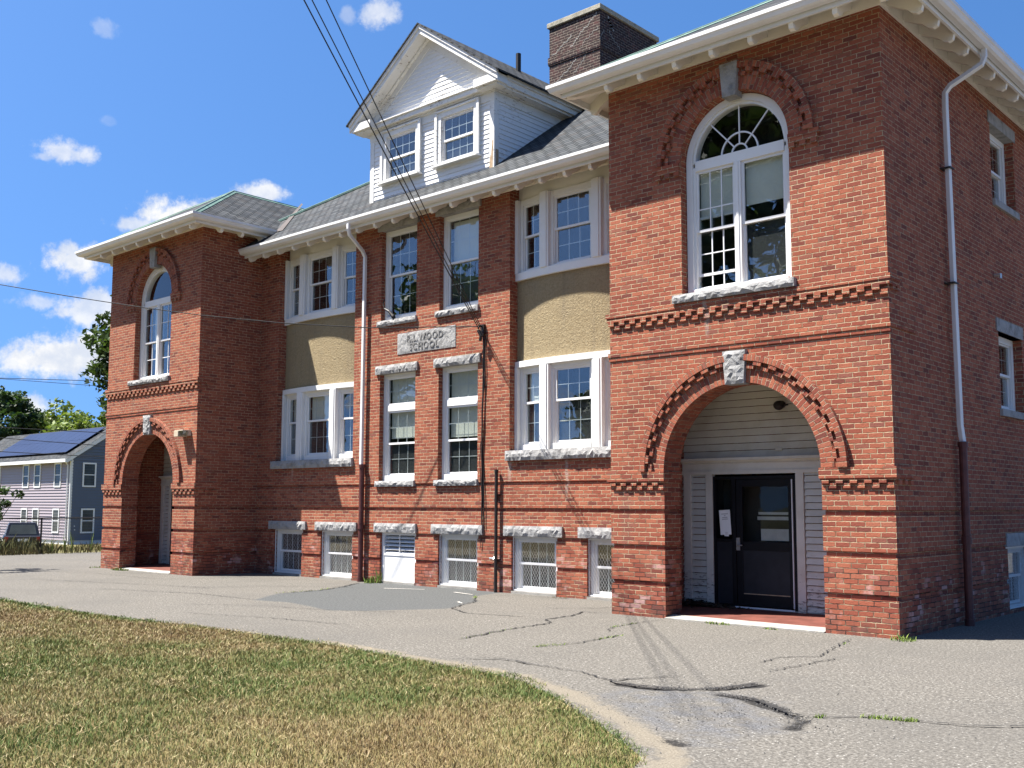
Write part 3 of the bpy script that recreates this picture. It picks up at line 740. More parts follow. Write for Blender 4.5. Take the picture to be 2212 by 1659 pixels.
# ---------------------------------------------------------------- pavilions
def pavilion(xl, right):
    xr = xl + 4.6; c = xl + 2.3; b = MB(); dz0 = -.15
    F = lambda u, z, d=0.: (u, d, z)
    ja, jb = c - 1.285, c + 1.285                      # arch jambs
    # piers, band by band
    zc = dz0; cuts = [(a, q, 1) for a, q in GRV]; segs = []
    for a, q in GRV: segs.append((zc, a, 0)); segs.append((a, q, 1)); zc = q
    segs.append((zc, 2.22, 0))
    for pa, pb in ((xl, ja), (jb, xr)):
        for a, q, g in segs:
            i = .03 * g; wob = .0
            b.box(pa + i, pb - i, i, .45, a, q)
    # corbelled impost that wraps round the corner
    for pa, pb in ((xl, ja), (jb, xr)):
        oL = .045 if pa == xl else .02; oR = .045 if pb == xr else .02
        b.box(pa - oL, pb + oR, -.048, .47 if 1 else 0, 2.090, 2.235)
        o2L, o2R = oL * .62, oR * .62
        b.box(pa - o2L, pb + o2R, -.030, .44, 2.062, 2.0899)
        k = 0; x = pa + .02
        while x + .10 < pb:
            b.box(x, x + .10, -.044, -.0005, 2.022, 2.0615); b.box(x + .10, min(x + .20, pb), -.030, -.0005, 1.955, 2.0215); x += .20
        for sx, sg in ((xl, -1), (xr, 1)):
            if (sg < 0) == (pa == xl):
                b.box(min(sx, sx + sg * .045), max(sx, sx + sg * .045), .4699, .60, 2.090, 2.235)
                for q in range(3): b.box(min(sx, sx + sg * .04), max(sx, sx + sg * .04), .05 + q * .2, .15 + q * .2, 2.0, 2.0615)
    # the wall over the arch, with the round-headed window
    ra, rs = 1.285, 2.235; wr, ws, wz = .915, 7.04, 4.945
    outer = [(xl, rs), (ja, rs)] + arc(c, rs, ra, 180, 0, 40)[1:-1] + [(jb, rs), (xr, rs), (xr, 8.86), (xl, 8.86)]
    hole = [(c - wr, wz), (c + wr, wz)] + arc(c, ws, wr, 0, 180, 32)
    tess(b, outer, [hole], lambda x, z: (x, 0., z))
    for L in (arc(c, rs, ra, 180, 0, 40),):
        for p, q in zip(L[:-1], L[1:]):
            s0 = p[1]; b.face([(p[0], 0, p[1]), (p[0], .45, p[1]), (q[0], .45, q[1]), (q[0], 0, q[1])], 1, [(0, math.atan2(p[1] - rs, p[0] - c) * ra), (.45, math.atan2(p[1] - rs, p[0] - c) * ra), (.45, math.atan2(q[1] - rs, q[0] - c) * ra), (0, math.atan2(q[1] - rs, q[0] - c) * ra)])
    hl = hole + hole[:1]
    for p, q in zip(hl[:-1], hl[1:]): b.face([(p[0], 0, p[1]), (p[0], .32, p[1]), (q[0], .32, q[1]), (q[0], 0, q[1])])
    # vestibule walls behind the piers
    sy = 1.5
    xi, xj = c - 1.9, c + 1.9
    b.face([(xi, .45, 0), (xi, sy + .2, 0), (xi, sy + .2, 3.75), (xi, .45, 3.75)]); b.face([(xj, .45, 0), (xj, sy + .2, 0), (xj, sy + .2, 3.75), (xj, .45, 3.75)])
    tess(b, [(xi - .02, rs), (ja, rs)] + arc(c, rs, ra, 180, 0, 40)[1:-1] + [(jb, rs), (xj + .02, rs), (xj + .02, 3.8), (xi - .02, 3.8)], [], lambda x, z: (x, .45, z))
    # side walls
    bd = [(a, q, .03) for a, q in GRV]
    for sx, sg in ((xl, 1), (xr, -1)):
        P = lambda u, z, d, sx=sx, sg=sg: (sx + sg * d, u, z)
        holes = []
        if right and sg < 0:
            for y0 in (4.50, 8.2): holes += [(y0, y0 + 1.27, 6.85, 8.16), (y0, y0 + 1.27, 3.31, 4.60), (y0 + .0, y0 + 1.2, .05, 1.07)]
        relief(b, P, (.45, 12.), dz0, 2.235, holes=[h for h in holes if h[3] < 2.3], bands=bd)
        relief(b, P, (0., 12.), 2.235, 8.86, holes=[h for h in holes if h[3] > 2.3])
    b.face([(xl, 12, -.1), (xr, 12, -.1), (xr, 12, 8.86), (xl, 12, 8.86)])
    wall = b.build('wall', [M['brick'], M['arch']], school)
    # arches over door and window: bricks on edge, dentil course, outer ring
    for cz, r0, r1, r2, r3, k0 in ((rs, 1.285, 1.485, 1.60, 1.69, 7.), (7.045, .915, 1.115, 1.235, 1.325, 7.5)):
        a = MB()
        ring(a, c, cz, r0, r1, 0, 180, -.014, .10, 48); ring(a, c, cz, r2, r3, 0, 180, -.082, .02, 48); ring(a, c, cz, r1, r2, 0, 180, -.004, .05, 48)
        for A0, A1 in ((0, 90 - k0), (90 + k0, 180)):
            n = int((A1 - A0) / (9.2 if r0 > 1.2 else 11.5)); s = (A1 - A0) / n
            for i in range(n):
                rm = (r1 + r2) / 2
                ring(a, c, cz, rm, r2 - .001, A0 + i * s, A0 + (i + .5) * s, -.076, .01, 1); ring(a, c, cz, r1 + .001, rm - .001, A0 + (i + .5) * s, A0 + (i + 1) * s, -.052, .01, 1)
        a.build('brick_arch', M['arch'], school)
    # corbels under the window arch
    for sg in (-1, 1):
        a = MB()
        def bx(u0, u1, y, z0, z1): a.box(min(c + sg * u0, c + sg * u1), max(c + sg * u0, c + sg * u1), y, .01, z0, z1)
        bx(.925, 1.405, -.058, 6.972, 7.0445); bx(.925, 1.375, -.046, 6.905, 6.9715)
        for q in range(3): bx(.93 + q * .17, 1.02 + q * .17, -.044, 6.838, 6.9045)
        a.build('arch_corbel', M['brick'], school)
    # string courses
    s = MB(); l = MB()
    s.box(xl - .05, xr + .05, -.055, .02, 4.735, 4.805); s.box(xl - .032, xr + .032, -.045, .02, 4.668, 4.7345)
    n = 22; w = 4.6 / n
    for i in range(n):
        s.box(xl + i * w, xl + (i + .5) * w, -.046, .01, 4.602, 4.6675); s.box(xl + (i + .5) * w, xl + (i + 1) * w, -.030, .01, 4.536, 4.6015)
    l.box(xl - .022, xr + .022, -.028, .02, 4.098, 4.162); l.box(xl - .012, xr + .012, -.016, .02, 4.034, 4.0975)
    for sx, sg in ((xl, -1), (xr, 1)):
        def sb(m_, o, y0, y1, z0, z1): m_.box(min(sx - sg * .01, sx + sg * o), max(sx - sg * .01, sx + sg * o), y0, y1, z0, z1)
        sb(s, .05, .0201, .34, 4.735, 4.805); sb(s, .032, .0201, .30, 4.668, 4.7345); sb(l, .022, .0201, .9, 4.098, 4.162)
        for q in range(2): sb(s, .04, .06 + q * .15, .14 + q * .15, 4.602, 4.6675)
    s.build('dentil_course', M['brick'], school); l.build('string_course', M['brick'], school)
    rock('keystone', c - .19, c + .19, 3.49, 3.985, 0., .12, .075, seed=3, top_taper=.8, amp=.035)
    rock('keystone', c - .155, c + .155, 7.86, 8.385, 0., .12, .085, seed=4, top_taper=.7, amp=.012)
    rock('stone_sill', c - 1.05, c + .985, 4.815, 4.943, 0., .2, .085, seed=5)
    return c, wall

# ---------------------------------------------------------------- eaves, soffits and gutters
def ringloop(x0, x1, y0, y1, prof):
    """closed profile of (overhang, z) swept round a rectangle with mitred corners"""
    def loop(o, z): return [(x0 - o, y0 - o, z), (x1 + o, y0 - o, z), (x1 + o, y1 + o, z), (x0 - o, y1 + o, z)]
    out = []
    n = len(prof)
    for i in range(n):
        A, B = loop(*prof[i]), loop(*prof[(i + 1) % n])
        for k in range(4): out.append([A[k], A[(k + 1) % 4], B[(k + 1) % 4], B[k]])
    return out
GUT = [(.575, 8.515), (.66, 8.515), (.70, 8.535), (.725, 8.585), (.745, 8.60), (.745, 8.655), (.575, 8.655)]
FAS = [(.520, 8.452), (.556, 8.452), (.556, 8.60), (.520, 8.60)]
SOF = [(.0, 8.845), (.555, 8.535), (.555, 8.56), (.0, 8.87)]
FRZ = [(.002, 8.548), (.030, 8.548), (.030, 8.86), (.002, 8.86)]
RAF = [(.028, 8.842), (.028, 8.60), (.30, 8.455), (.37, 8.385), (.44, 8.355), (.500, 8.378), (.518, 8.45), (.518, 8.552)]

def rafter_mesh():
    b = MB(); w = .036
    b.prism(RAF, lambda p, t: (t, -p[0], p[1]), -w, w)
    # carved scroll at the tail
    b.tube([(-w - .006, -.452, 8.405), (w + .006, -.452, 8.405)], .030, 10)
    return b
raf0 = None
def rafter(x, y, rz, dz=0.):
    global raf0
    if raf0 is None:
        o = rafter_mesh().build('rafter_tail', M['cream'], school); raf0 = o
    else:
        o = raf0.copy(); COL.objects.link(o)
    o.location = (x, y, dz); o.rotation_euler = (0, 0, rz)
    return o

def pav_roof(xl, right):
    xr = xl + 4.6; c = xl + 2.3; yb = 12.
    for nm, pr, mt in (('gutter', GUT, 'gutter'), ('fascia', FAS, 'white'), ('soffit', SOF, 'cream'), ('frieze_board', FRZ, 'cream')):
        b = MB()
        for q in ringloop(xl, xr, 0., yb, pr): b.face(q)
        b.build(nm, M[mt], school)
    o = .66; z0 = 8.628; hip = 2.3 + o; zr = z0 + hip * .61
    b = MB()
    A, B, C_, E_ = (xl - o, -o, z0), (xr + o, -o, z0), (xr + o, yb + o, z0), (xl - o, yb + o, z0)
    P, Q = (c, -o + hip, zr), (c, yb + o - hip, zr)
    b.face([A, B, P]); b.face([B, C_, Q, P]); b.face([C_, E_, Q]); b.face([E_, A, P, Q])
    b.build('roof', M['slate'], school)
    h = MB()                                            # green copper ridge and hips
    def capping(p, q, w=.075):
        p, q = Vector(p), Vector(q); d = (q - p).normalized(); s = d.cross(Vector((0, 0, 1))).normalized(); up = s.cross(d)
        for k in (-1, 1):
            e = s * (w * k) - up * .030 * (1.5 if abs(d.z) > .1 else 1.9)
            h.face([p + up * .03, q + up * .03, q + e + up * .03, p + e + up * .03]); h.face([p + e + up * .03, q + e + up * .03, q + e - up * .02, p + e - up * .02])
        h.tube([p + up * .025, q + up * .025], .020, 8)
    for p, q in ((A, P), (B, P), (P, Q), (C_, Q), (E_, Q)): capping(p, q)
    h.build('ridge_capping', M['copper'], school)
    n = int(4.6 / .64)
    for i in range(8):
        x = c + (i - 3.5) * .645 + (.28 if right else .26)
        if xl - .35 < x < xr + .3: rafter(x, 0, 0)
    k = 0; y = .21
    while y < 11.9:
        rafter(xr, y, R_(90)); 
        if not right or y < 2: rafter(xl, y, R_(-90))
        y += .592
    # hip rafters at the corners
    for sx, sg in ((xl, -1), (xr, 1)):
        hb = MB()
        hb.prism([(0.03, 8.84), (.03, 8.60), (.40, 8.45), (.49, 8.45), (.515, 8.55)], lambda p, t, sx=sx, sg=sg: (sx + sg * (p[0] + t), -(p[0] - t), p[1]), -.04, .04)
        hb.build('hip_rafter', M['cream'], school)

cR, _ = pavilion(-4.6, True)
cL, _ = pavilion(-21.63, False)
pav_roof(-4.6, True); pav_roof(-21.63, False)

# ---------------------------------------------------------------- middle front
ML, MR = -17.03, -4.60
BAYS = [(-16.24, -13.25), (-8.39, -5.40)]
BW = [(-16.24, -15.10), (-14.37, -13.21), (-12.25, -11.11), (-10.40, -9.26), (-8.33, -7.19), (-6.46, -5.32)]
CW = [(-12.33, -11.155), (-10.43, -9.27)]
def middle():
    b = MB(); P = lambda u, z, d: (u, D + d, z)
    holes = [(x0, x1, -.2, 1.115) for x0, x1 in BW] + [(x0, x1, 2.235, 4.64) for x0, x1 in CW] + [(x0, x1, 5.84, 7.93) for x0, x1 in CW] + [(x0, x1, 2.59, 8.45) for x0, x1 in BAYS]
    bd = [(a, q, .03) for a, q in GRV] + [(2.105, 2.172, .03)]
    relief(b, P, (ML, MR), -.2, 8.45, holes=holes, bands=bd, wt=.42)
    b.build('wall', M['brick'], school)
    for k, (x0, x1) in enumerate(BW):
        if k != 2:
            rock('stone_lintel', x0 - .175, x1 + .175 if k < 5 else -4.605, 1.112, 1.31, D, .2, .05, seed=10 + k)
            window(wall_frame(x0, D, .045), 1.14, 1.065, [(.52, .985, 4, 1, .030), (.055, .545, 4, 1, .066)], cas=.085, set_=.10, sillh=.05, shade=0, screen=(k in (1, 3)), guard=True, mt=M['white'])
        else: rock('stone_lintel', x0 - .165, x1 + .055, 1.112, 1.31, D, .2, .05, seed=10 + k)
        s = MB(); s.box(x0, x1, D - .01, D + .3, -.1, .045); s.build('sill', M['concrete'], school)
    # louvred vent over a white panel
    x0, x1 = BW[2]
    v = MB(); y = D + .06
    v.box(x0, x0 + .075, y, y + .2, .045, 1.112); v.box(x1 - .075, x1, y, y + .2, .045, 1.112); v.box(x0 + .075, x1 - .075, y, y + .2, 1.05, 1.112); v.box(x0 + .075, x1 - .075, y, y + .2, .60, .645)
    v.box((x0 + x1) / 2 - .008, (x0 + x1) / 2 + .008, y + .008, y + .03, .645, 1.05)
    vent = v.build('louvre_vent', M['vinyl'], school, bevel=.003)
    l = MB()
    for i in range(5):
        z = .655 + i * .082; l.face([(x0 + .075, y + .025, z), (x1 - .075, y + .025, z), (x1 - .075, y + .10, z + .045), (x0 + .075, y + .10, z + .045)])
        l.face([(x0 + .075, y + .025, z), (x1 - .075, y + .025, z), (x1 - .075, y + .025, z - .012), (x0 + .075, y + .025, z - .012)])
    l.build('louvre_blades', M['vinyl'], vent); l = MB(); l.box(x0 + .075, x1 - .075, y + .15, y + .16, .645, 1.05); l.build('dark_backing', M['room'], vent)  # backing panel; the shade between the blades is in its dark colour
    p = MB(); p.box(x0 + .075, x1 - .075, y + .012, y + .05, .045, .60); p.build('blank_panel', M['white'], vent)
    for k, (x0, x1) in enumerate(CW):
        w = x1 - x0
        rock('stone_lintel', x0 - .115, x1 + .09, 4.632, 4.82, D, .2, .05, seed=20 + k)
        rock('stone_sill', x0 - .075, x1 + .025, 2.112, 2.238, D, .2, .055, seed=22 + k)
        rock('stone_lintel', x0 - .1, x1 + .08, 7.925, 8.12, D, .2, .05, seed=24 + k)
        rock('stone_sill', x0 - .085, x1 + .03, 5.715, 5.843, D, .2, .055, seed=26 + k)
        window(wall_frame(x0, D, 2.24), w, 2.40, [(1.69, 2.31, 3, 2, .03), (.81, 1.56, 3, 2, .03), (.12, .85, 3, 2, .066)], cas=.085, set_=.12, sillh=.12, shade=.62 if k else .60, screen=True)
        window(wall_frame(x0, D, 5.845), w, 2.085, [(1.02, 2.0, 3, 2, .03), (.10, 1.06, 3, 2, .066)], cas=.085, set_=.12, sillh=.10, shade=0.58 if k else 0., screen=bool(k), shade_d=.13)
    # carved name stone
    n = MB(); x0, x1 = -11.744, -9.919
    st = rock('name_stone', x0, x1, 5.03, 5.497, D, .1, .012, seed=31, amp=.012)
    def letters(txt, xm, z, size, sx=1.):
        cu = bpy.data.curves.new('lettering', 'FONT'); cu.body = txt; cu.size = size; cu.align_x = 'CENTER'; cu.extrude = .003; cu.offset = .0015; cu.space_character = 1.18
        ob = bpy.data.objects.new('t', cu); COL.objects.link(ob)
        me = bpy.data.meshes.new_from_object(ob.evaluated_get(bpy.context.evaluated_depsgraph_get()))
        bpy.data.objects.remove(ob); bpy.data.curves.remove(cu)
        me.name = 'lettering'; me.transform(Matrix.Translation((xm, D - .027, z)) @ Matrix.Rotation(R_(90), 4, 'X') @ Matrix.Diagonal((sx, 1, 1, 1)))
        me.materials.clear(); me.materials.append(M['letter'])
        return put('lettering', me, st)
    letters("R.L.WOOD", -10.855, 5.287, .205, 1.0); letters("SCHOOL", -10.88, 5.095, .205, 1.0)
    # bays
    for k, (x0, x1) in enumerate(BAYS): bay(x0, x1, k)

def bay(x0, x1, k):
    c = (x0 + x1) / 2; ye = D + .216; yc = D + .085
    pil = [(x0, ye), (c - .645, yc + .012), (c + .645, yc + .012), (x1, ye)]
    def Y(x): t = (x - c) / ((x1 - x0) / 2); return yc + (ye - yc) * abs(t) ** 2.2
    # stucco curve
    b = MB(); n = 28; xs = [x0 + (x1 - x0) * i / n for i in range(n + 1)]
    for a, q in zip(xs[:-1], xs[1:]): b.face([(a, Y(a) + .015, 4.50), (q, Y(q) + .015, 4.50), (q, Y(q) + .015, 6.30), (a, Y(a) + .015, 6.30)])
    b.build('stucco_panel', M['stucco'], school, smooth=True)
    # boarding under the eaves and boards between the storeys' windows
    b = MB(); w = MB(); h = MB()
    for a, q in zip(xs[:-1], xs[1:]):
        b.face([(a, Y(a) + .06, 7.86), (q, Y(q) + .06, 7.86), (q, Y(q) + .06, 8.45), (a, Y(a) + .06, 8.45)])
        for n_, z0, z1, o in ((w, 6.225, 6.375, .05), (h, 4.456, 4.575, .06)):
            n_.face([(a, Y(a) - o, z0), (q, Y(q) - o, z0), (q, Y(q) - o, z1), (a, Y(a) - o, z1)])
            n_.face([(a, Y(a) - o, z0), (q, Y(q) - o, z0), (q, Y(q) + .2, z0), (a, Y(a) + .2, z0)]); n_.face([(a, Y(a) - o, z1), (q, Y(q) - o, z1), (q, Y(q) + .2, z1 + .01), (a, Y(a) + .2, z1 + .01)])
    b.build('frieze_board', M['white'], school, smooth=True); w.build('sill_board', M['white'], school); h.build('head_board', M['white'], school)
    # pilasters and jamb boards
    for z0, z1 in ((2.785, 4.456), (6.376, 7.90)):
        for px, py in pil[1:3]:
            p = MB(); p.box(px - .115, px + .115, py - .05, py + .1, z0, z1); p.box(px - .072, px + .072, py - .068, py - .0495, z0, z1); p.build('pilaster', M['white'], school, bevel=.004)
        for px, sg in ((x0, 1), (x1, -1)):
            p = MB(); p.box(min(px, px + sg * .075), max(px, px + sg * .075), ye - .07, ye + .1, z0, z1); p.build('jamb_board', M['white'], school, bevel=.004)
        for i in range(3):
            (ax, ay), (bx, by) = pil[i], pil[i + 1]
            d = Vector((bx - ax, by - ay, 0)); L = d.length; d.normalize()
            s0 = .075 if i == 0 else .11; s1 = .075 if i == 2 else .11
            F = Matrix(((d.x, -d.y, 0, ax + d.x * s0), (d.y, d.x, 0, ay + d.y * s0), (0, 0, 1, z0), (0, 0, 0, 1)))
            w = L - s0 - s1; h = z1 - z0
            nc = 3 if i == 1 else 2
            low = z0 < 3
            sh = {(0, 0, 0): .42, (0, 0, 1): .46, (0, 0, 2): 0., (1, 0, 0): .38, (1, 0, 1): 0., (1, 0, 2): .3}.get((k, 0 if low else 1, i), 0.)
            ss = [(.93, h - .10, nc, 2, .03), (.13, .97, nc, 2, .066)] if low else [(.72, h - .13, nc, 2, .03), (.05, .76, nc, 2, .066)]
            window(F, w, h, ss, cas=.075, set_=.03, sillh=.12 if low else .04, headh=.09 if low else .12, shade=sh, screen=low)
    # long stone sill in blocks
    e0, e1 = x0 - .14, x1 + (.04 if k == 0 else .7)
    if k: e0 = x0 - .06; e1 = -4.605
    cutx = [e0, e0 + (e1 - e0) * (.40 if k == 0 else .37), e0 + (e1 - e0) * (.72 if k == 0 else .78), e1]
    for a, q in zip(cutx[:-1], cutx[1:]): rock('stone_sill', a, q - .004, 2.588, 2.785, D, .35, .07, seed=40 + k, amp=.035)
middle()

# arched windows of the pavilions
def arched_window(c, right):
    wr, ws, wz, y = .905, 7.04, 4.945, .15
    b = MB(); R0, R1 = wr, wr - .105
    ring(b, c, ws, R1, R0, 0, 180, y, y + .15, 40, radial=False); ring(b, c, ws, R1 - .045, R1, 0, 180, y + .03, y + .15, 40, radial=False)
    for sg in (-1, 1):
        b.box(min(c + sg * R0, c + sg * R1), max(c + sg * R0, c + sg * R1), y, y + .15, wz, ws); b.box(min(c + sg * R1, c + sg * (R1 - .045)), max(c + sg * R1, c + sg * (R1 - .045)), y + .03, y + .15, wz + .09, ws - .06)
    b.box(c - R1 + .045, c + R1 - .045, y + .015, y + .15, ws - .13, ws + .035); b.box(c - R1, c + R1, y - .02, y + .15, wz, wz + .09)
    xm = c - .02
    b.box(xm - .058, xm + .058, y + .012, y + .15, wz + .09, ws - .13); b.box(xm - .022, xm + .022, y, y + .0118, wz + .09, ws - .13)
    root = b.build('arched_window', M['white'], school, bevel=.004)
    yg = y + .085
    g = MB(); pts = arc(c, ws + .03, R1 - .04, 2, 178, 32)
    for p, q in zip(pts[:-1], pts[1:]): g.face([(c, yg, ws + .03), (p[0], yg, p[1]), (q[0], yg, q[1])])
    g.build('fanlight_glass', M['glass'], root)
    f = MB()
    if right:
        for r in (.31, .13): ring(f, c, ws + .03, r - .012, r + .012, 0, 180, yg - .022, yg - .004, 20, radial=False)
        for an, r0 in ((90, .13), (48, .13), (132, .13)):
            d = (math.cos(R_(an)), math.sin(R_(an))); nrm = (-d[1] * .010, d[0] * .010); r1 = R1 - .045
            A = [(c + d[0] * r0 + nrm[0], ws + .03 + d[1] * r0 + nrm[1]), (c + d[0] * r0 - nrm[0], ws + .03 + d[1] * r0 - nrm[1]), (c + d[0] * r1 - nrm[0], ws + .03 + d[1] * r1 - nrm[1]), (c + d[0] * r1 + nrm[0], ws + .03 + d[1] * r1 + nrm[1])]
            f.prism(A, lambda p, t: (p[0], t, p[1]), yg - .020, yg - .006)
        f.build('fan_bars', M['vinyl'], root)
    xl, xr = c - R1 + .045, c + R1 - .045; z0, z1 = wz + .09, ws - .13
    for side, (a, q) in enumerate(((xl, xm - .058), (xm + .058, xr))):
        zm = z0 + (z1 - z0) * .49
        for up in (1, 0):
            s = MB(); yy = y + (.05 if up else .085); st = .04; p0, p1 = (zm - .02, z1) if up else (z0, zm + .02)
            if right and side == 0 and up == 0: p0 += .21; p1 += .21           # left-hand sash pushed up a little
            s.box(a, a + st, yy, yy + .032, p0, p1); s.box(q - st, q, yy, yy + .032, p0, p1); s.box(a + st, q - st, yy, yy + .032, p0, p0 + st); s.box(a + st, q - st, yy, yy + .032, p1 - st, p1)
            nc = 3 if (right and side == 0) else (1 if right else 2); nr = 2 if (side == 0 or not right) else 1
            for k in range(1, nc): x = a + st + (q - a - 2 * st) * k / nc; s.box(x - .009, x + .009, yy + .006, yy + .024, p0 + st, p1 - st)
            for k in range(1, nr): z = p0 + st + (p1 - p0 - 2 * st) * (.36 if right else .5); s.box(a + st, q - st, yy + .008, yy + .022, z - .009, z + .009)
            s.build('sash', M['vinyl'], root)
            gl = MB(); gl.box(a + st - .005, q - st + .005, yy + .013, yy + .017, p0 + st - .005, p1 - st + .005); gl.build('glass', M['glass'], root)
        if right and side == 0:
            gl = MB(); s = MB(); s.box(a, q, y + .085, y + .117, z0, z0 + .04)
            for k in (1, 2): x = a + .04 + (q - a - .08) * k / 3; s.box(x - .009, x + .009, y + .09, y + .108, z0, z0 + .21)
            s.build('sash', M['vinyl'], root); gl.box(a, q, y + .098, y + .102, z0 + .03, z0 + .21); gl.build('glass', M['glass'], root)
        if right:
            sh = MB(); zb = z1 - (z1 - z0) * (.38 if side == 0 else .36); sh.box(a + .02, q - .02, y + .142, y + .148, zb, z1); sh.build('roller_shade', M['shade'], root)
        elif side == 0:
            sh = MB(); sh.box(a + .34, q - .02, y + .152, y + .157, z1 - 1.15, z1); sh.build('curtain', M['shade'], root)
    if right:
        sc = MB(); sc.box(xm + .09, xr - .03, y + .125, y + .129, z0 + .02, z0 + (z1 - z0) * .49); sc.build('insect_screen', M['screenmesh'], root)
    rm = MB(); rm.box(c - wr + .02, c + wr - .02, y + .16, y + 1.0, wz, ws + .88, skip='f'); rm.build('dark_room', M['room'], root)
arched_window(cR, True); arched_window(cL + .0, False)

# windows on the shaded right-hand side
for y0 in (4.50, 8.2):
    rock('stone_lintel', y0 - .09, y0 + 1.34, 8.15, 8.355, 0., .2, .02, side=True, seed=50, amp=.006)
    rock('stone_lintel', y0 - .11, y0 + 1.29, 4.60, 4.815, 0., .2, .02, side=True, seed=51, amp=.006)
    rock('stone_lintel', y0 - .07, y0 + 1.27, 1.07, 1.285, 0., .2, .02, side=True, seed=52, amp=.006)
    rock('stone_sill', y0 - .0, y0 + 1.31, 6.735, 6.85, 0., .2, .05, side=True, seed=53, amp=.006)
    rock('stone_sill', y0 - .08, y0 + 1.3, 3.195, 3.31, 0., .2, .05, side=True, seed=54, amp=.006)
    window(side_frame(y0, 6.85), 1.27, 1.31, [(.63, 1.21, 3, 2, .03), (.08, .66, 3, 2, .066)], cas=.11, set_=.15, sillh=.07)
    window(side_frame(y0, 3.31), 1.27, 1.29, [(.62, 1.19, 3, 2, .03), (.08, .65, 3, 2, .066)], cas=.11, set_=.15, sillh=.07)
    window(side_frame(y0, .05), 1.2, 1.02, [(.50, .94, 3, 1, .03), (.06, .53, 3, 1, .066)], cas=.08, set_=.10, sillh=.05, guard=True)

# ---------------------------------------------------------------- doorways
def lap_boards(b, x0, x1, z0, z1, y, exp=.112, lap=.014, m=0, gap=0.):
    z = z0
    while z < z1 - .004:
        e = min(z + exp, z1)
        b.face([(x0, y - lap, z), (x1, y - lap, z), (x1, y, e - gap), (x0, y, e - gap)], m); b.face([(x0, y - lap, z), (x1, y - lap, z), (x1, y + .004, z), (x0, y + .004, z)], m)
        z = e

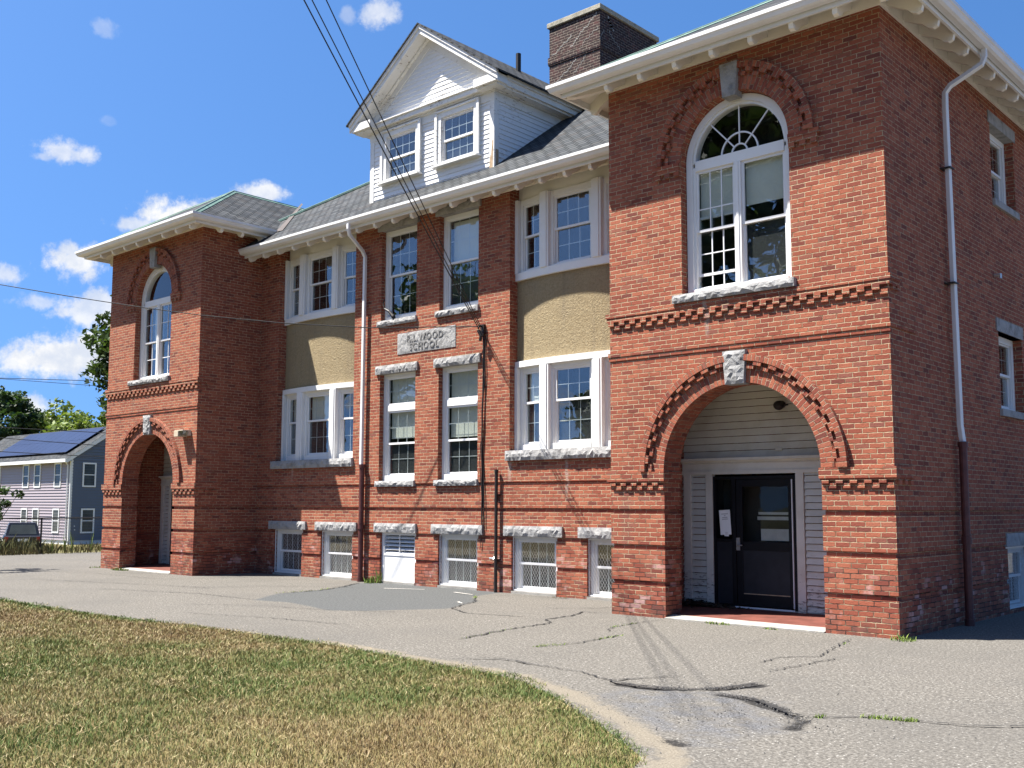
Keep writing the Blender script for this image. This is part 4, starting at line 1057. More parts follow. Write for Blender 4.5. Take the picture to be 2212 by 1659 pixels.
def doorway(c, y, right):
    zf = .07; zt = 2.285
    b = MB(); dx0, dx1 = c - 1.315, c + .166
    lap_boards(b, c - 1.9, dx0 - .13, zf + .02, zt - .03, y, .105, .028, gap=.010); lap_boards(b, dx1 + .13, c + 1.9, zf + .02, zt - .03, y, .105, .028, gap=.010)
    lap_boards(b, c - 1.9, c + 1.9, zt + .21, 3.72, y + .04, .118, .022, gap=.008)
    sc = b.build('boarded_screen', M['board'], school)
    p = MB()
    for x in (dx0 - .065, dx1 + .06, c - 1.80, c + 1.80): p.box(x - .065, x + .065, y - .045, y + .05, zf, zt)
    p.box(c - 1.895, c + 1.89, y - .05, y + .06, zt - .06, zt)
    p.box(c - 1.895, c + 1.89, y - .035, y + .06, zt, zt + .135); p.box(c - 1.894, c + 1.89, y - .065, y + .06, zt + .1351, zt + .16)
    p.box(c - 1.896, c + 1.89, y - .12, y + .06, zt + .1601, zt + .205)
    x = c - 1.85
    while x < c + 1.85: p.box(x, x + .018, y - .05, y - .0351, zt + .11, zt + .134); x += .036
    p.build('door_surround', M['board'], school, bevel=.004)
    b = MB(); b.box(c - 1.9, c + 1.9, .45, y + .2, 3.66, 3.76); b.build('porch_ceiling', M['board'], school)
    b = MB(); b.face([(c - 1.283, .20, .046), (c + 1.283, .20, .046), (c + 1.283, .449, .056), (c - 1.283, .449, .056)]); b.face([(c - 1.9, .449, .056), (c + 1.9, .449, .056), (c + 1.9, y + .05, .085), (c - 1.9, y + .05, .085)])
    b.build('porch_floor', M['redfloor'], school)
    b = MB(); b.face([(c - 1.283, -.04, .014), (c + 1.283, -.04, .014), (c + 1.283, .20, .048), (c - 1.283, .20, .048)]); b.face([(c - 1.283, -.04, -.1), (c + 1.283, -.04, -.1), (c + 1.283, -.04, .014), (c - 1.283, -.04, .014)])
    b.build('threshold_slab', M['concrete'], school)
    b = MB(); b.box(c - 1.895, c + 1.895, y - .03, y + .1, .06, .098); b.build('door_sill', M['concrete'], school)
    # the black metal door with its narrow side light
    f = MB(); z0, z1 = .10, 2.19
    f.box(dx0, dx0 + .05, y - .03, y + .06, z0, z1); f.box(dx0 + .345, dx0 + .41, y - .03, y + .06, z0, z1); f.box(dx1 - .045, dx1, y - .03, y + .06, z0, z1); f.box(dx0 + .05, dx0 + .345, y - .03, y + .06, z1 - .05, z1); f.box(dx0 + .41, dx1 - .045, y - .03, y + .06, z1 - .05, z1)
    f.box(dx0 + .05, dx0 + .345, y - .02, y + .05, 1.13, 1.18); f.box(dx0 + .05, dx0 + .345, y - .03, y + .06, z0, z0 + .05)
    door = f.build('door', M['black'], school, bevel=.003)
    g = MB(); a, q = dx0 + .415, dx1 - .05; yl = y - .012
    g.box(a, a + .11, yl, yl + .045, z0 + .03, z1 - .055); g.box(q - .10, q, yl, yl + .045, z0 + .03, z1 - .055); g.box(a + .11, q - .10, yl, yl + .045, z1 - .17, z1 - .055)
    g.box(a + .11, q - .10, yl, yl + .045, 1.005, 1.145); g.box(a + .11, q - .10, yl, yl + .045, z0 + .03, z0 + .21)
    leaf = g.build('door_leaf', M['black'], door, bevel=.004)
    k = MB(); k.box(a + .11, q - .10, yl + .012, yl + .03, z0 + .21, 1.005); k.build('kick_panel', M['doorpanel'], door); k = MB(); k.box(dx0 + .05, dx0 + .345, y, y + .02, z0 + .05, 1.13); k.build('kick_panel', M['doorpanel'], door)
    k = MB(); k.box(a + .11, q - .10, yl + .008, yl + .011, z0 + .205, z0 + .225); k.build('worn_edge', M['wood'], door)
    k = MB(); k.box(a + .11, q - .10, yl + .02, yl + .026, 1.145, z1 - .17); k.build('glass', M['doorglass'], door); k = MB(); k.box(dx0 + .05, dx0 + .345, y + .01, y + .016, 1.18, z1 - .05); k.build('glass', M['doorglass'], door)
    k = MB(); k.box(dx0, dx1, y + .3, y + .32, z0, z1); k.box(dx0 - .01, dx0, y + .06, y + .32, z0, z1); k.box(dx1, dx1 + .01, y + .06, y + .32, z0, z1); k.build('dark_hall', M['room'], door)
    k = MB(); k.box(q - .035, q - .018, y - .034, y - .012, z0 + .03, z1 - .06); k.box(a - .04, q - .018, y - .034, y - .012, z0 - .012, z0 + .012); k.build('weather_strip', M['vinyl'], door)
    k = MB(); hx = a + .03; k.box(hx - .032, hx + .032, yl - .012, yl + .001, 1.0, 1.20); k.tube([(hx, yl - .01, 1.085), (hx, yl - .055, 1.085), (hx + .10, yl - .055, 1.083)], .010, 8); k.build('handle', M['steel'], door)
    for xa, za, zb2 in ((.42, 1.165, 1.35), (.36, 1.49, 1.545), (.38, 1.575, 1.615)):
        k = MB(); k.box(a + xa, q - .12, yl + .034, yl + .037, za, zb2); k.build('paper_behind_glass', M['print'], door)
    return dx0, y
dxR, yR = doorway(cR, 1.5, True); doorway(cL, 1.5, False)

def lamp_globe():
    b = MB(); x, y, z = -2.346, 1.43, 3.285
    n = 10
    for i in range(n):
        for j in range(n * 2):
            def s(i, j): a, q = math.pi * i / n, math.pi * j / n; return (x + .085 * math.sin(a) * math.cos(q), y - .06 + .085 * math.sin(a) * math.sin(q), z + .075 * math.cos(a))
            b.face([s(i, j), s(i + 1, j), s(i + 1, j + 1), s(i, j + 1)])
    b.tube([(x, y + .06, z + .02), (x, y - .02, z + .02)], .06, 12); b.tube([(x + .05, y - .02, z), (x + .13, y + .0, z + .01)], .014, 6)
    b.build('porch_lamp', M['dkiron'], school, smooth=True)
    k = MB(); k.box(-2.49, -2.38, 1.5, 1.545, 2.585, 2.63); k.build('junction_box', M['board'], school)
lamp_globe()

def wall_pack():
    b = MB(); x0, x1, y0, z0, z1 = -17.66, -17.27, -.24, 3.355, 3.515
    b.box(x0, x1, y0, -.001, z1 - .03, z1); b.box(x0, x0 + .19, y0 - .01, -.001, z0, z1 - .03); b.box(x0 + .19, x1, -.09, -.001, z0 + .02, z1 - .03)
    r = b.build('flood_light', M['beige'], school, bevel=.006)
    g = MB(); g.prism([(-.22, z0 + .03), (-.09, z0 + .02), (-.09, z1 - .032), (-.23, z1 - .032)], lambda p, t: (t, p[0], p[1]), x0 + .191, x1 - .01); g.build('lens', M['glass'], r)
wall_pack()

# ---------------------------------------------------------------- main eave and roof
DZ = -.492                                              # the middle eave hangs this much lower
def main_roof():
    for nm, pr, mt in (('gutter', GUT, 'gutter'), ('fascia', FAS, 'white'), ('soffit', SOF, 'cream'), ('frieze_board', [(.002, 8.56), (.03, 8.56), (.03, 8.86), (.002, 8.86)], 'cream')):
        b = MB(); b.prism(pr, lambda p, t: (t, D - p[0], p[1] + DZ), -17.02, -4.602); b.build(nm, M[mt], school)
    for i in range(21):
        x = -4.75 - .606 * i
        if x > -17.0: rafter(x, D, 0, DZ)
    ye, z0, sl = D - .72, 8.155, .73
    ax, ay, az = XC, 5.86, 8.155 + .73 * (5.86 - (D - .72))
    L, R = (-20.7, ye, z0), (-.94, ye, z0); A = (ax, ay, az)
    BL, BR_ = (-20.7, 2 * ay - ye, z0), (-.94, 2 * ay - ye, z0)
    b = MB(); b.face([L, R, A]); b.face([R, BR_, A]); b.face([BR_, BL, A]); b.face([BL, L, A])
    b.build('roof', M['slate'], school)
    b = MB(); b.tube([(-18.4, ye + (20.7 - 18.4) / (20.7 + XC) * (ay - ye), z0 + (20.7 - 18.4) / (20.7 + XC) * (az - z0) + .02), (ax, ay, az + .02)], .05, 6); b.tube([A, (-3.24, ye + .233 * (ay - ye), z0 + .233 * (az - z0))], .05, 6)
    b.build('ridge_capping', M['copper'], school)
    # lead valley beside the left pavilion
    b = MB()
    def zm(y): return z0 + sl * (y - ye)
    b.face([(-16.30, 1.62, zm(1.62) + .03), (-15.98, 1.60, zm(1.6) + .02), (-17.98, 3.68, zm(3.68) + .03), (-18.1, 3.72, zm(3.72) + .06)]); b.build('valley_flashing', M['flash'], school)
    b = MB(); b.face([(MR, 12, -.1), (ML, 12, -.1), (ML, 12, 8.2), (MR, 12, 8.2)]); b.build('wall', M['brick'], school)
main_roof()

def dormer():
    yf = 1.78; hw = 1.955; zb = 8.45; x0, x1 = XC - hw, XC + hw; zc = 10.17
    def roofz(y): return 8.155 + .73 * (y - (D - .72))
    b = MB()
    for a_, q_ in ((x0 + .1, -12.27), (-11.15, -10.465), (-9.345, x1 - .1)): lap_boards(b, a_, q_, 8.62, zc, yf, .1035, .016)
    for a_, q_ in ((-12.27, -11.15), (-10.465, -9.345)): lap_boards(b, a_, q_, 8.62, 8.62 + 5 * .1035, yf, .1035, .016)
    for sx, sg in ((x0, -1), (x1, 1)):                 # cheeks
        z = 8.62
        while z < zc + .05:
            e = z + .1035; l = .016
            b.face([(sx + sg * l, yf, z), (sx + sg * l, 4.3, z), (sx, 4.3, e), (sx, yf, e)]); b.face([(sx + sg * l, yf, z), (sx + sg * l, 4.3, z), (sx - sg * .004, 4.3, z), (sx - sg * .004, yf, z)])
            z = e
    # gable boarding
    s = .72; za = 12.20; zt = 10.46; t = MB()
    z = zt
    while z < za - .3:
        e = min(z + .1035, za - .02); w0 = (za - .12 - z) / s; w1 = (za - .12 - e) / s
        if w1 < .02: break
        b.face([(XC - w0, yf - .016, z), (XC + w0, yf - .016, z), (XC + w1, yf, e), (XC - w1, yf, e)]); b.face([(XC - w0, yf - .016, z), (XC + w0, yf - .016, z), (XC + w0, yf + .004, z), (XC - w0, yf + .004, z)])
        z = e
    b.build('dormer_siding', M['dsiding'], school)
    b = MB()
    for sg in (-1, 1):
        c0 = XC + sg * hw
        b.box(min(c0 + sg * .022, c0 - sg * .11), max(c0 + sg * .022, c0 - sg * .11), yf - .024, yf + .02, 8.60, zc)
        b.box(min(c0 + sg * .0219, c0 - sg * .02), max(c0 + sg * .0219, c0 - sg * .02), yf + .0201, yf + .13, 8.60, zc)
    b.box(x0 - .03, x1 + .03, yf - .03, yf + .02, zc - .04, zc + .14)
    b.box(x0 - .08, x1 + .08, yf - .075, yf + .02, zc + .14, zc + .185)
    b.box(x0 - .11, x1 + .11, yf - .16, yf + .02, zc + .185, zc + .29); b.box(x0 - .11, x1 + .11, yf - .20, yf + .02, zc + .29, zc + .315)
    for sg in (-1, 1):                                  # frieze and eave boxes along the cheeks
        c0 = XC + sg * hw
        def bx(o0, o1, z0, z1, ya, yb=4.4): b.box(min(c0 + sg * o0, c0 + sg * o1), max(c0 + sg * o0, c0 + sg * o1), ya, yb, z0, z1)
        bx(-.02, .03, zc - .04, zc + .14, yf + .0201); bx(-.02, .09, zc + .14, zc + .19, yf + .0201)
        # cornice returns at the corners and the boxed eave
        bx(-.30, .36, zc + .20, zc + .37, yf - .33, yf + .019); bx(-.26, .30, zc + .16, zc + .1999, yf - .26, yf + .019)
        bx(-.02, .32, zc + .20, zc + .37, yf + .0195, 5.4); bx(.0, .26, zc + .16, zc + .1999, yf + .0195, 5.2)
        bx(.3201, .37, zc + .31, zc + .395, yf + .0195, 5.4)
    b.build('dormer_cornice', M['trim'], school)
    # raking boards: face board, soffit, and inner board on the gable
    b = MB(); yo = yf - .35
    for sg in (-1, 1):
        def pt(d, dz): return (XC + sg * d, dz)
        E = 2.36; top = 12.27
        def line(d, off): return top - s * d - off
        def strip(o0, o1, ya, yb, d0, d1):
            b.prism([(d0, line(d0, o0)), (d1, line(d1, o0)), (d1, line(d1, o1)), (d0, line(d0, o1))], lambda p, t: (XC + sg * p[0], t, p[1]), ya, yb)
        strip(0, .085, yo - .03, yo + .03, 0, E); strip(.0851, .20, yo, yo + .03, 0, E); strip(.15, .19, yo + .0301, yf + .01, 0, E - .1)
        strip(.191, .245, yf - .10, yf + .01, 0, E - .30); strip(.2451, .42, yf - .03, yf + .01, 0, E - .36)
    b.build('raking_cornice', M['trim'], school)
    b = MB()
    for sg in (-1, 1):
        P = [(XC, 12.30), (XC + sg * 2.42, 12.30 - s * 2.42)]
        A = [(P[0][0], yo - .06, P[0][1]), (P[0][0], 7.4, P[0][1]), (P[1][0], 7.4, P[1][1]), (P[1][0], yo - .06, P[1][1])]
        b.face(A); b.face([(x, y, z - .035) for x, y, z in A])
        for i in range(4): p, q = A[i], A[(i + 1) % 4]; b.face([p, q, (q[0], q[1], q[2] - .035), (p[0], p[1], p[2] - .035)])
    b.build('dormer_roof', M['slate'], school)
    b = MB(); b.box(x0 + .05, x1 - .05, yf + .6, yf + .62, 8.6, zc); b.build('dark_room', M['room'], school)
    b = MB(); b.prism([(x1 - .115, 8.64), (x1 - .02, 8.64), (x1 + .0, 9.28), (x1 - .035, 9.25), (x1 - .06, 8.95), (x1 - .10, 8.9)], lambda p, t: (p[0], t, p[1]), yf - .0265, yf - .0245); b.box(x1 + .0225, x1 + .0245, yf + .021, yf + .11, 8.64, 9.08); b.build('bare_wood_patch', M['wood'], school)
    for xo in (-12.36, -10.555):
        w = 1.30; z0 = 9.035; h = 1.20
        window(wall_frame(xo, yf - .19, z0), w, h, [(.53, 1.06, 4, 2, .05), (.09, .57, 4, 2, .08)], cas=.155, set_=.13, sillh=.07, headh=.12, shade=0, mt=M['trim'], screen=True, room=.3)
        b = MB(); b.box(xo - .04, xo + w + .04, yf - .17, yf - .0, z0 - .035, z0 + .004); b.box(xo - .02, xo + .05, yf - .09, yf - .0601, z0, z0 + h); b.box(xo + w - .05, xo + w + .02, yf - .09, yf - .0601, z0, z0 + h); b.box(xo - .02, xo + w + .02, yf - .10, yf - .0601, z0 + h, z0 + h + .035); b.build('window_trim', M['trim'], school)
    p = MB(); p.tube([(-10.17, 4.0, 11.5), (-10.17, 4.0, 12.26)], .062, 12); p.tube([(-10.17, 4.0, 11.66), (-10.17, 4.0, 11.80)], [.105, .075], 12); p.build('vent_stack', M['dkiron'], school)
M['dsiding'] = paint('dormer_clapboard', (.72, .72, .715), peel=.40, dirt=.15)
dormer()

def chimney():
    x0, x1, y0, y1, z1 = -11.06, -9.44, 6.2, 8.68, 13.93
    b = MB(); b.box(x0, x1, y0, y1, 9.0, z1); b.box(x0 - .03, x1 + .03, y0 - .03, y1 + .03, 12.96, 13.14); b.box(x0 - .02, x1 + .02, y0 - .02, y1 + .02, 12.92, 12.9599)
    root = b.build('chimney', M['soot'], school)
    c = MB(); c.box(x0 - .05, x1 + .05, y0 - .05, y1 + .05, z1, z1 + .13); c.build('chimney_cap', M['cap'], root, bevel=.012)
    # repointed cracks: pale mortar stepping from course to course
    r = random.Random(5)
    def steps(face, u, z, n, dx, w=.012):
        m = MB()
        for i in range(n):
            zz = z - .0694; L = r.choice((.05, .1, .1, .16)) * dx
            q = lambda a, e: (a, y0 - .003, e) if face == 'f' else (x1 + .003, a, e)
            m.face([q(u - w / 2, z + w / 2), q(u + w / 2, z + w / 2), q(u + w / 2, zz - w / 2), q(u - w / 2, zz - w / 2)])
            a, c_ = sorted((u, u + L)); m.face([q(a - w / 2, zz + w / 2), q(c_ + w / 2, zz + w / 2), q(c_ + w / 2, zz - w / 2), q(a - w / 2, zz - w / 2)])
            u += L; z = zz
        m.build('mortar_repair', M['concrete'], root)
    steps('f', -9.55, 13.88, 9, -1, .024); steps('f', -9.50, 13.5, 6, -1); steps('f', -10.35, 13.55, 5, -1, .020); steps('f', -10.2, 12.9, 7, -1, .02); steps('f', -9.9, 12.9, 5, -.8)
    steps('r', 6.55, 13.85, 4, .5, .05); steps('r', 6.6, 13.5, 8, .9, .022); steps('r', 6.35, 13.45, 4, -.5, .016); steps('r', 7.0, 12.9, 5, .5, .018)
chimney()

# ---------------------------------------------------------------- rainwater pipes and other pipes on the walls
def downspout(pts, zj, xy, nm='downspout'):
    b = MB(); b.tube(pts, .050, 4, sq=True)
    for p in (pts[-1],): pass
    r = b.build('downspout', M['gutter'], school, bevel=.008)
    k = MB(); x, y = xy
    k.tube([(x, y, zj + .05), (x, y, .0)], .058, 14); k.tube([(x, y, zj + .06), (x, y, zj - .02)], .072, 14)
    zz = 1.22; k.tube([(x, y, zz + .05), (x, y, zz - .05)], .074, 14); k.tube([(x, y, zz + .09), (x, y, zz + .06)], .068, 14); k.tube([(x, y, .10), (x, y, .0)], .072, 14)
    k.build('iron_drainpipe', M['iron'], school, smooth=False)
downspout([(-12.69, 1.06, 8.04), (-12.69, 1.06, 7.93), (-12.72, 1.12, 7.80), (-12.80, 1.58, 7.52), (-12.815, 1.665, 7.40), (-12.815, 1.665, 7.2), (-12.83, 1.665, 2.60)], 2.56, (-12.80, 1.665))
downspout([(.63, 2.32, 8.56), (.63, 2.32, 8.40), (.59, 2.30, 8.28), (.17, 2.17, 8.03), (.10, 2.15, 7.93), (.095, 2.15, 7.7), (.10, 2.24, 2.9), (.115, 2.28, 2.64)], 2.60, (.115, 2.27))
for z in (6.75, 5.0): b = MB(); b.box(.002, .16, 2.08, 2.24, z, z + .018); b.build('pipe_strap', M['dkiron'], school)
b = MB(); b.tube([(-8.67, 1.68, 2.42), (-8.68, 1.68, 0)], .034, 10); b.tube([(-8.67, 1.68, 2.42), (-8.67, 1.68, 2.36)], .042, 10)
for z in (1.9, .62): b.box(-8.74, -8.61, 1.70, 1.756, z, z + .03)
b.build('standpipe', M['dkiron'], school)
b = MB(); b.tube([(-8.86, 1.70, .66), (-8.72, 1.70, .655)], .022, 8); b.tube([(-8.74, 1.73, .69), (-8.74, 1.68, .63)], .035, 8); b.build('hose_tap', M['steel'], school)
b = MB(); b.tube([(.002, 4.42, 5.52), (.10, 4.42, 5.52)], .030, 8); b.tube([(.10, 4.42, 5.54), (.10, 4.42, 5.46)], .022, 8); b.build('wall_spigot', M['steel'], school)

# ================================================================== separate small things on and by the school
def catenary(pts, r, name, label, cat, group=None, n=6):
    b = MB(); b.tube(pts, r, n); o = b.build(name, M['wire'], None); return tag(o, label, cat, group)
def sag(A, B, s, n=24, k=1.0):
    A, B = Vector(A), Vector(B); return [A.lerp(B, t * k / n) + Vector((0, 0, -s * 4 * (t * k / n) * (1 - t * k / n))) for t in range(n + 1)]
BR0 = (-9.10, 1.66, 5.33)
b = MB(); b.box(-9.15, -9.05, 1.69, 1.752, 5.20, 5.40); b.tube([(-9.1, 1.72, 5.36), (-9.1, 1.60, 5.36), (-9.1, 1.58, 5.30)], .018, 6); b.tube([(-9.12, 1.60, 5.27), (-9.06, 1.62, 5.15), (-9.09, 1.63, 5.05)], .035, 8); b.tube([(-9.06, 1.60, 5.24), (-9.01, 1.62, 5.14)], .03, 8)
tag(b.build('wire_bracket', M['dkiron'], None), 'black bracket with bundled service wires, beside the name stone', 'bracket')
def ext(A, B, f): A, B = Vector(A), Vector(B); return tuple(A + (B - A) * f)
catenary(sag((-9.12, 1.62, 5.30), ext((-9.12, 1.62, 5.30), (-6.192, -5, 8.845), 1.8), .08), .0100, 'overhead_wire', 'lowest and leftmost of the three service wires rising over the dormer', 'wire', 'service wires to the front wall')
catenary(sag((-9.10, 1.62, 5.33), ext((-9.10, 1.62, 5.33), (-6.03, -5, 8.789), 1.8), .05), .0085, 'overhead_wire', 'middle wire of the three rising over the dormer', 'wire', 'service wires to the front wall')
catenary(sag((-9.08, 1.62, 5.36), ext((-9.08, 1.62, 5.36), (-5.723, -5, 8.685), 1.8), .03), .0085, 'overhead_wire', 'rightmost of the three service wires rising over the dormer', 'wire', 'service wires to the front wall')
LW = [(-9.107, 1.654, 5.35), (-9.972, 1.332, 5.40), (-11.513, .757, 5.484), (-13.568, -.009, 5.723), (-15.677, -.795, 6.05), (-17.389, -1.433, 6.371), (-19.418, -2.189, 6.787), (-21.592, -3., 7.259), (-26.0, -4.64, 8.4)]
catenary(LW, .0105, 'overhead_wire', 'single black wire sagging across the left pavilion to the bracket', 'wire', 'service wires to the front wall')
# cables that drop down the wall
def drop(x, y, z0, z1, r, label, wob, seed):
    rr = random.Random(seed); P = []
    n = 22
    for i in range(n + 1):
        t = i / n; P.append((x + wob * math.sin(t * 5.1 + seed) * math.sin(math.pi * t) + rr.uniform(-.006, .006), y + .01 * math.sin(t * 9 + seed), z0 + (z1 - z0) * t))
    b = MB(); b.tube(P, r, 6); tag(b.build('hanging_cable', M['wire'], None), label, 'cable', 'cables hanging down the wall')
drop(-9.10, 1.725, 5.18, 1.15, .017, 'thick black cable dropping straight down the brick pier', .02, 1)
drop(-9.05, 1.73, 5.15, 1.3, .011, 'thin black cable bowing to the right of the thick one', .07, 2)
drop(-9.14, 1.73, 3.0, .85, .008, 'short thin cable looping at the foot of the pier', .05, 4)

# notices on the black door
pm = MB()
def sheet(cx, cz, w, h, tilt, y):
    ct, st = math.cos(tilt), math.sin(tilt); f = lambda a, e: (cx + a * ct - e * st, y, cz + a * st + e * ct)
    pm.prism([(-w / 2, -h / 2), (w / 2, -h / 2), (w / 2, h / 2), (-w / 2, h / 2)], lambda p, t: (f(*p)[0], y + t, f(*p)[2]), 0, .002); return f
fs = sheet(-3.395, 1.445, .20, .40, .06, 1.472)
for q in range(4): z = .13 - q * .028; w = (.06, .015, .05, .055)[q]; A = [fs(-w, z), fs(w, z), fs(w, z + .012), fs(-w, z + .012)]; pm.face([(a[0], 1.4715, a[2]) for a in A], 1)
fs = sheet(-3.37, 1.265, .08, .085, -.03, 1.469)
for q in range(3): z = .016 - q * .018; A = [fs(-.026, z), fs(.022, z), fs(.022, z + .006), fs(-.026, z + .006)]; pm.face([(a[0], 1.4685, a[2]) for a in A], 1)
tag(pm.build('paper_notice', [M['paper'], M['print']], None), 'crooked white paper notice taped to the side light of the black door', 'notice')

# a bent pipe on a first-floor sill
b = MB(); b.tube([(-11.83, 1.72, 5.85), (-11.86, 1.71, 5.90), (-11.97, 1.68, 6.03), (-12.10, 1.66, 6.10)], [.035, .05, .03, .02], 8); b.tube([(-12.10, 1.66, 6.10), (-12.16, 1.66, 6.24), (-12.10, 1.66, 6.31)], .014, 8)
tag(b.build('bent_pipe', M['dkiron'], None), 'small bent black pipe standing on the upper window sill', 'pipe')

# leaves blown into the doorway corner
def litter():
    n = 700; x = -4.12 + np.abs(rng.normal(0, .42, n)); x = np.clip(x, -4.15, -2.9); y = 1.46 - np.abs(rng.normal(0, .16, n)) * (1 - (x + 4.15) / 1.7); z = .088 + rng.random(n) * .11 * np.clip(1 - (x + 4.15) / 1.1, 0, 1) * np.clip(1 - (1.46 - y) / .4, 0, 1)
    V = []; F = []
    for i in range(n):
        a = rng.uniform(0, 6.28); s = rng.uniform(.02, .045); u = Vector((math.cos(a), math.sin(a), rng.uniform(-.6, .6))) * s; w = Vector((-math.sin(a), math.cos(a), rng.uniform(-.6, .6))) * s * .6
        p = Vector((x[i], y[i], z[i])); k = len(V); V += [p - u, p + w, p + u, p - w]; F.append((k, k + 1, k + 2, k + 3))
    o = np_mesh('dead_leaves', np.array([tuple(v) for v in V]), np.array(F), M['leafdead']); tag(o, 'brown dead leaves heaped in the corner of the right doorway', 'leaves', kind='stuff')
litter()

# grass and weeds
def blade_mat(name, c0, c1):
    m, t, b = base_mat(name); at = t.node('ShaderNodeAttribute', attribute_name='tint').outputs['Fac']
    t.l.new(t.ramp(at, [(0., c0), (1., c1)]), b.inputs['Base Color']); b.inputs['Roughness'].default_value = .6; b.inputs['Specular IOR Level'].default_value = .2
    return m
M['weed'] = blade_mat('green_weed', (.09, .15, .025), (.20, .25, .06))
M['dryweed'] = blade_mat('dry_weed', (.09, .095, .03), (.24, .185, .085))
def tuft(name, x, y, rad, n, h, label, cat, group=None, mat='weed', lean=.8, w=.006, z=None, flat=1., kind=None):
    a = rng.uniform(0, 6.28, n); r = rad * np.sqrt(rng.random(n)); X = x + r * np.cos(a); Y = y + r * np.sin(a) * flat
    Z = (gh(X, Y) if z is None else np.full(n, z)) - .01; H = h * rng.uniform(.35, 1., n) * np.clip(1.2 - .5 * r / max(rad, 1e-6), .4, 1.2); b = rng.uniform(0, 6.28, n); l = H * rng.uniform(.1, lean, n); ww = w * rng.uniform(.6, 1.3, n); c = rng.uniform(0, 6.28, n)
    dx, dy = np.cos(c) * ww, np.sin(c) * ww; lx, ly = np.cos(b) * l, np.sin(b) * l
    V = np.empty((n, 4, 3)); V[:, 0] = np.stack([X - dx, Y - dy, Z], -1); V[:, 1] = np.stack([X + dx, Y + dy, Z], -1); V[:, 2] = np.stack([X + lx * .4 + dx, Y + ly * .4 + dy, Z + H * .65], -1); V[:, 3] = np.stack([X + lx, Y + ly, Z + H], -1)
    F = (np.arange(n) * 4)[:, None] + np.array([[0, 1, 2, 3]])
    o = np_mesh(name, V.reshape(-1, 3), F, M[mat], attr={'tint': np.repeat(rng.random(n), 4)}); return tag(o, label, cat, group, kind)
G = 'green weeds growing at wall feet and cracks'
tuft('weed_tuft', -12.28, 1.60, .20, 90, .20, 'bushy green weed beside the white louvred vent panel', 'weed', G, w=.010)
tuft('weed_tuft', -12.2, 1.70, .05, 14, .42, 'thin tall weed stalks against the white blank panel', 'weed', G, lean=.3, w=.004)
tuft('weed_tuft', .07, -.08, .16, 90, .10, 'low green weed at the foot of the right corner pier', 'weed', G, w=.008)
tuft('weed_tuft', -2.62, -.12, .22, 130, .06, 'larger yellow-green grass patch in front of the right doorway ramp', 'weed', G, flat=.35)
tuft('weed_tuft', -1.75, -.16, .12, 70, .05, 'small grass patch at the right end of the doorway ramp', 'weed', G, flat=.4)
tuft('weed_tuft', -20.3, -.15, .38, 220, .09, 'bright green grass at the left pavilion doorway', 'weed', G, flat=.4)
tuft('weed_tuft', -21.75, -.1, .15, 60, .07, 'grass tuft at the outer foot of the left pavilion', 'weed', G)
tuft('weed_tuft', -7.0, 1.60, .25, 40, .05, 'sparse dry weed along the basement window sill right of the standpipe', 'weed', G, mat='dryweed', flat=.3)
def crackgrass():
    V = []; T = []
    def line(pts, n, h):
        for (x0, y0), (x1, y1) in zip(pts[:-1], pts[1:]):
            for _ in range(n):
                t = random.random(); x = x0 + (x1 - x0) * t + random.gauss(0, .018); y = y0 + (y1 - y0) * t + random.gauss(0, .018)
                if vnoise(np.array([x]), np.array([y]), 3.0, 40)[0] < .47: continue
                hh = h * random.uniform(.3, 1); a = random.uniform(0, 6.28); l = hh * random.uniform(.2, 1.2)
                V.extend([(x - .004, y, .002), (x + .004, y + .002, .002), (x + math.cos(a) * l, y + math.sin(a) * l, .002 + hh), (x + math.cos(a) * l * .5 - .003, y + math.sin(a) * l * .5, hh * .7)]); T.extend([random.random()] * 4)
    line([(1.42, -5.65), (1.51, -5.43), (1.65, -5.3), (1.83, -5.17), (2.04, -5.1), (2.25, -5.02), (2.44, -4.96), (2.63, -4.84), (3., -4.5)], 90, .04)
    line([(-4.09, -3.93), (-4.23, -3.27), (-4.35, -2.67)], 14, .03); line([(-2.95, -3.93), (-2.87, -3.67), (-2.74, -3.14), (-2.78, -2.65), (-2.83, -2.14)], 40, .035); line([(-3.19, -2.02), (-3.45, -1.53), (-3.51, -.92)], 40, .035)
    line([(-11.5, -1.5), (-11.45, -.5), (-11.9, .5)], 40, .05); line([(-8.3, .7), (-8.0, .4)], 30, .05); line([(-.5, -.35), (-.3, -1.0)], 16, .03)
    V = np.array(V); F = (np.arange(len(V) // 4) * 4)[:, None] + np.array([[0, 1, 2, 3]])
    o = np_mesh('crack_grass', V, F, M['weed'], attr={'tint': np.array(T)}); tag(o, 'scattered grass sprouting along the cracks in the asphalt', 'grass', kind='stuff')
crackgrass()
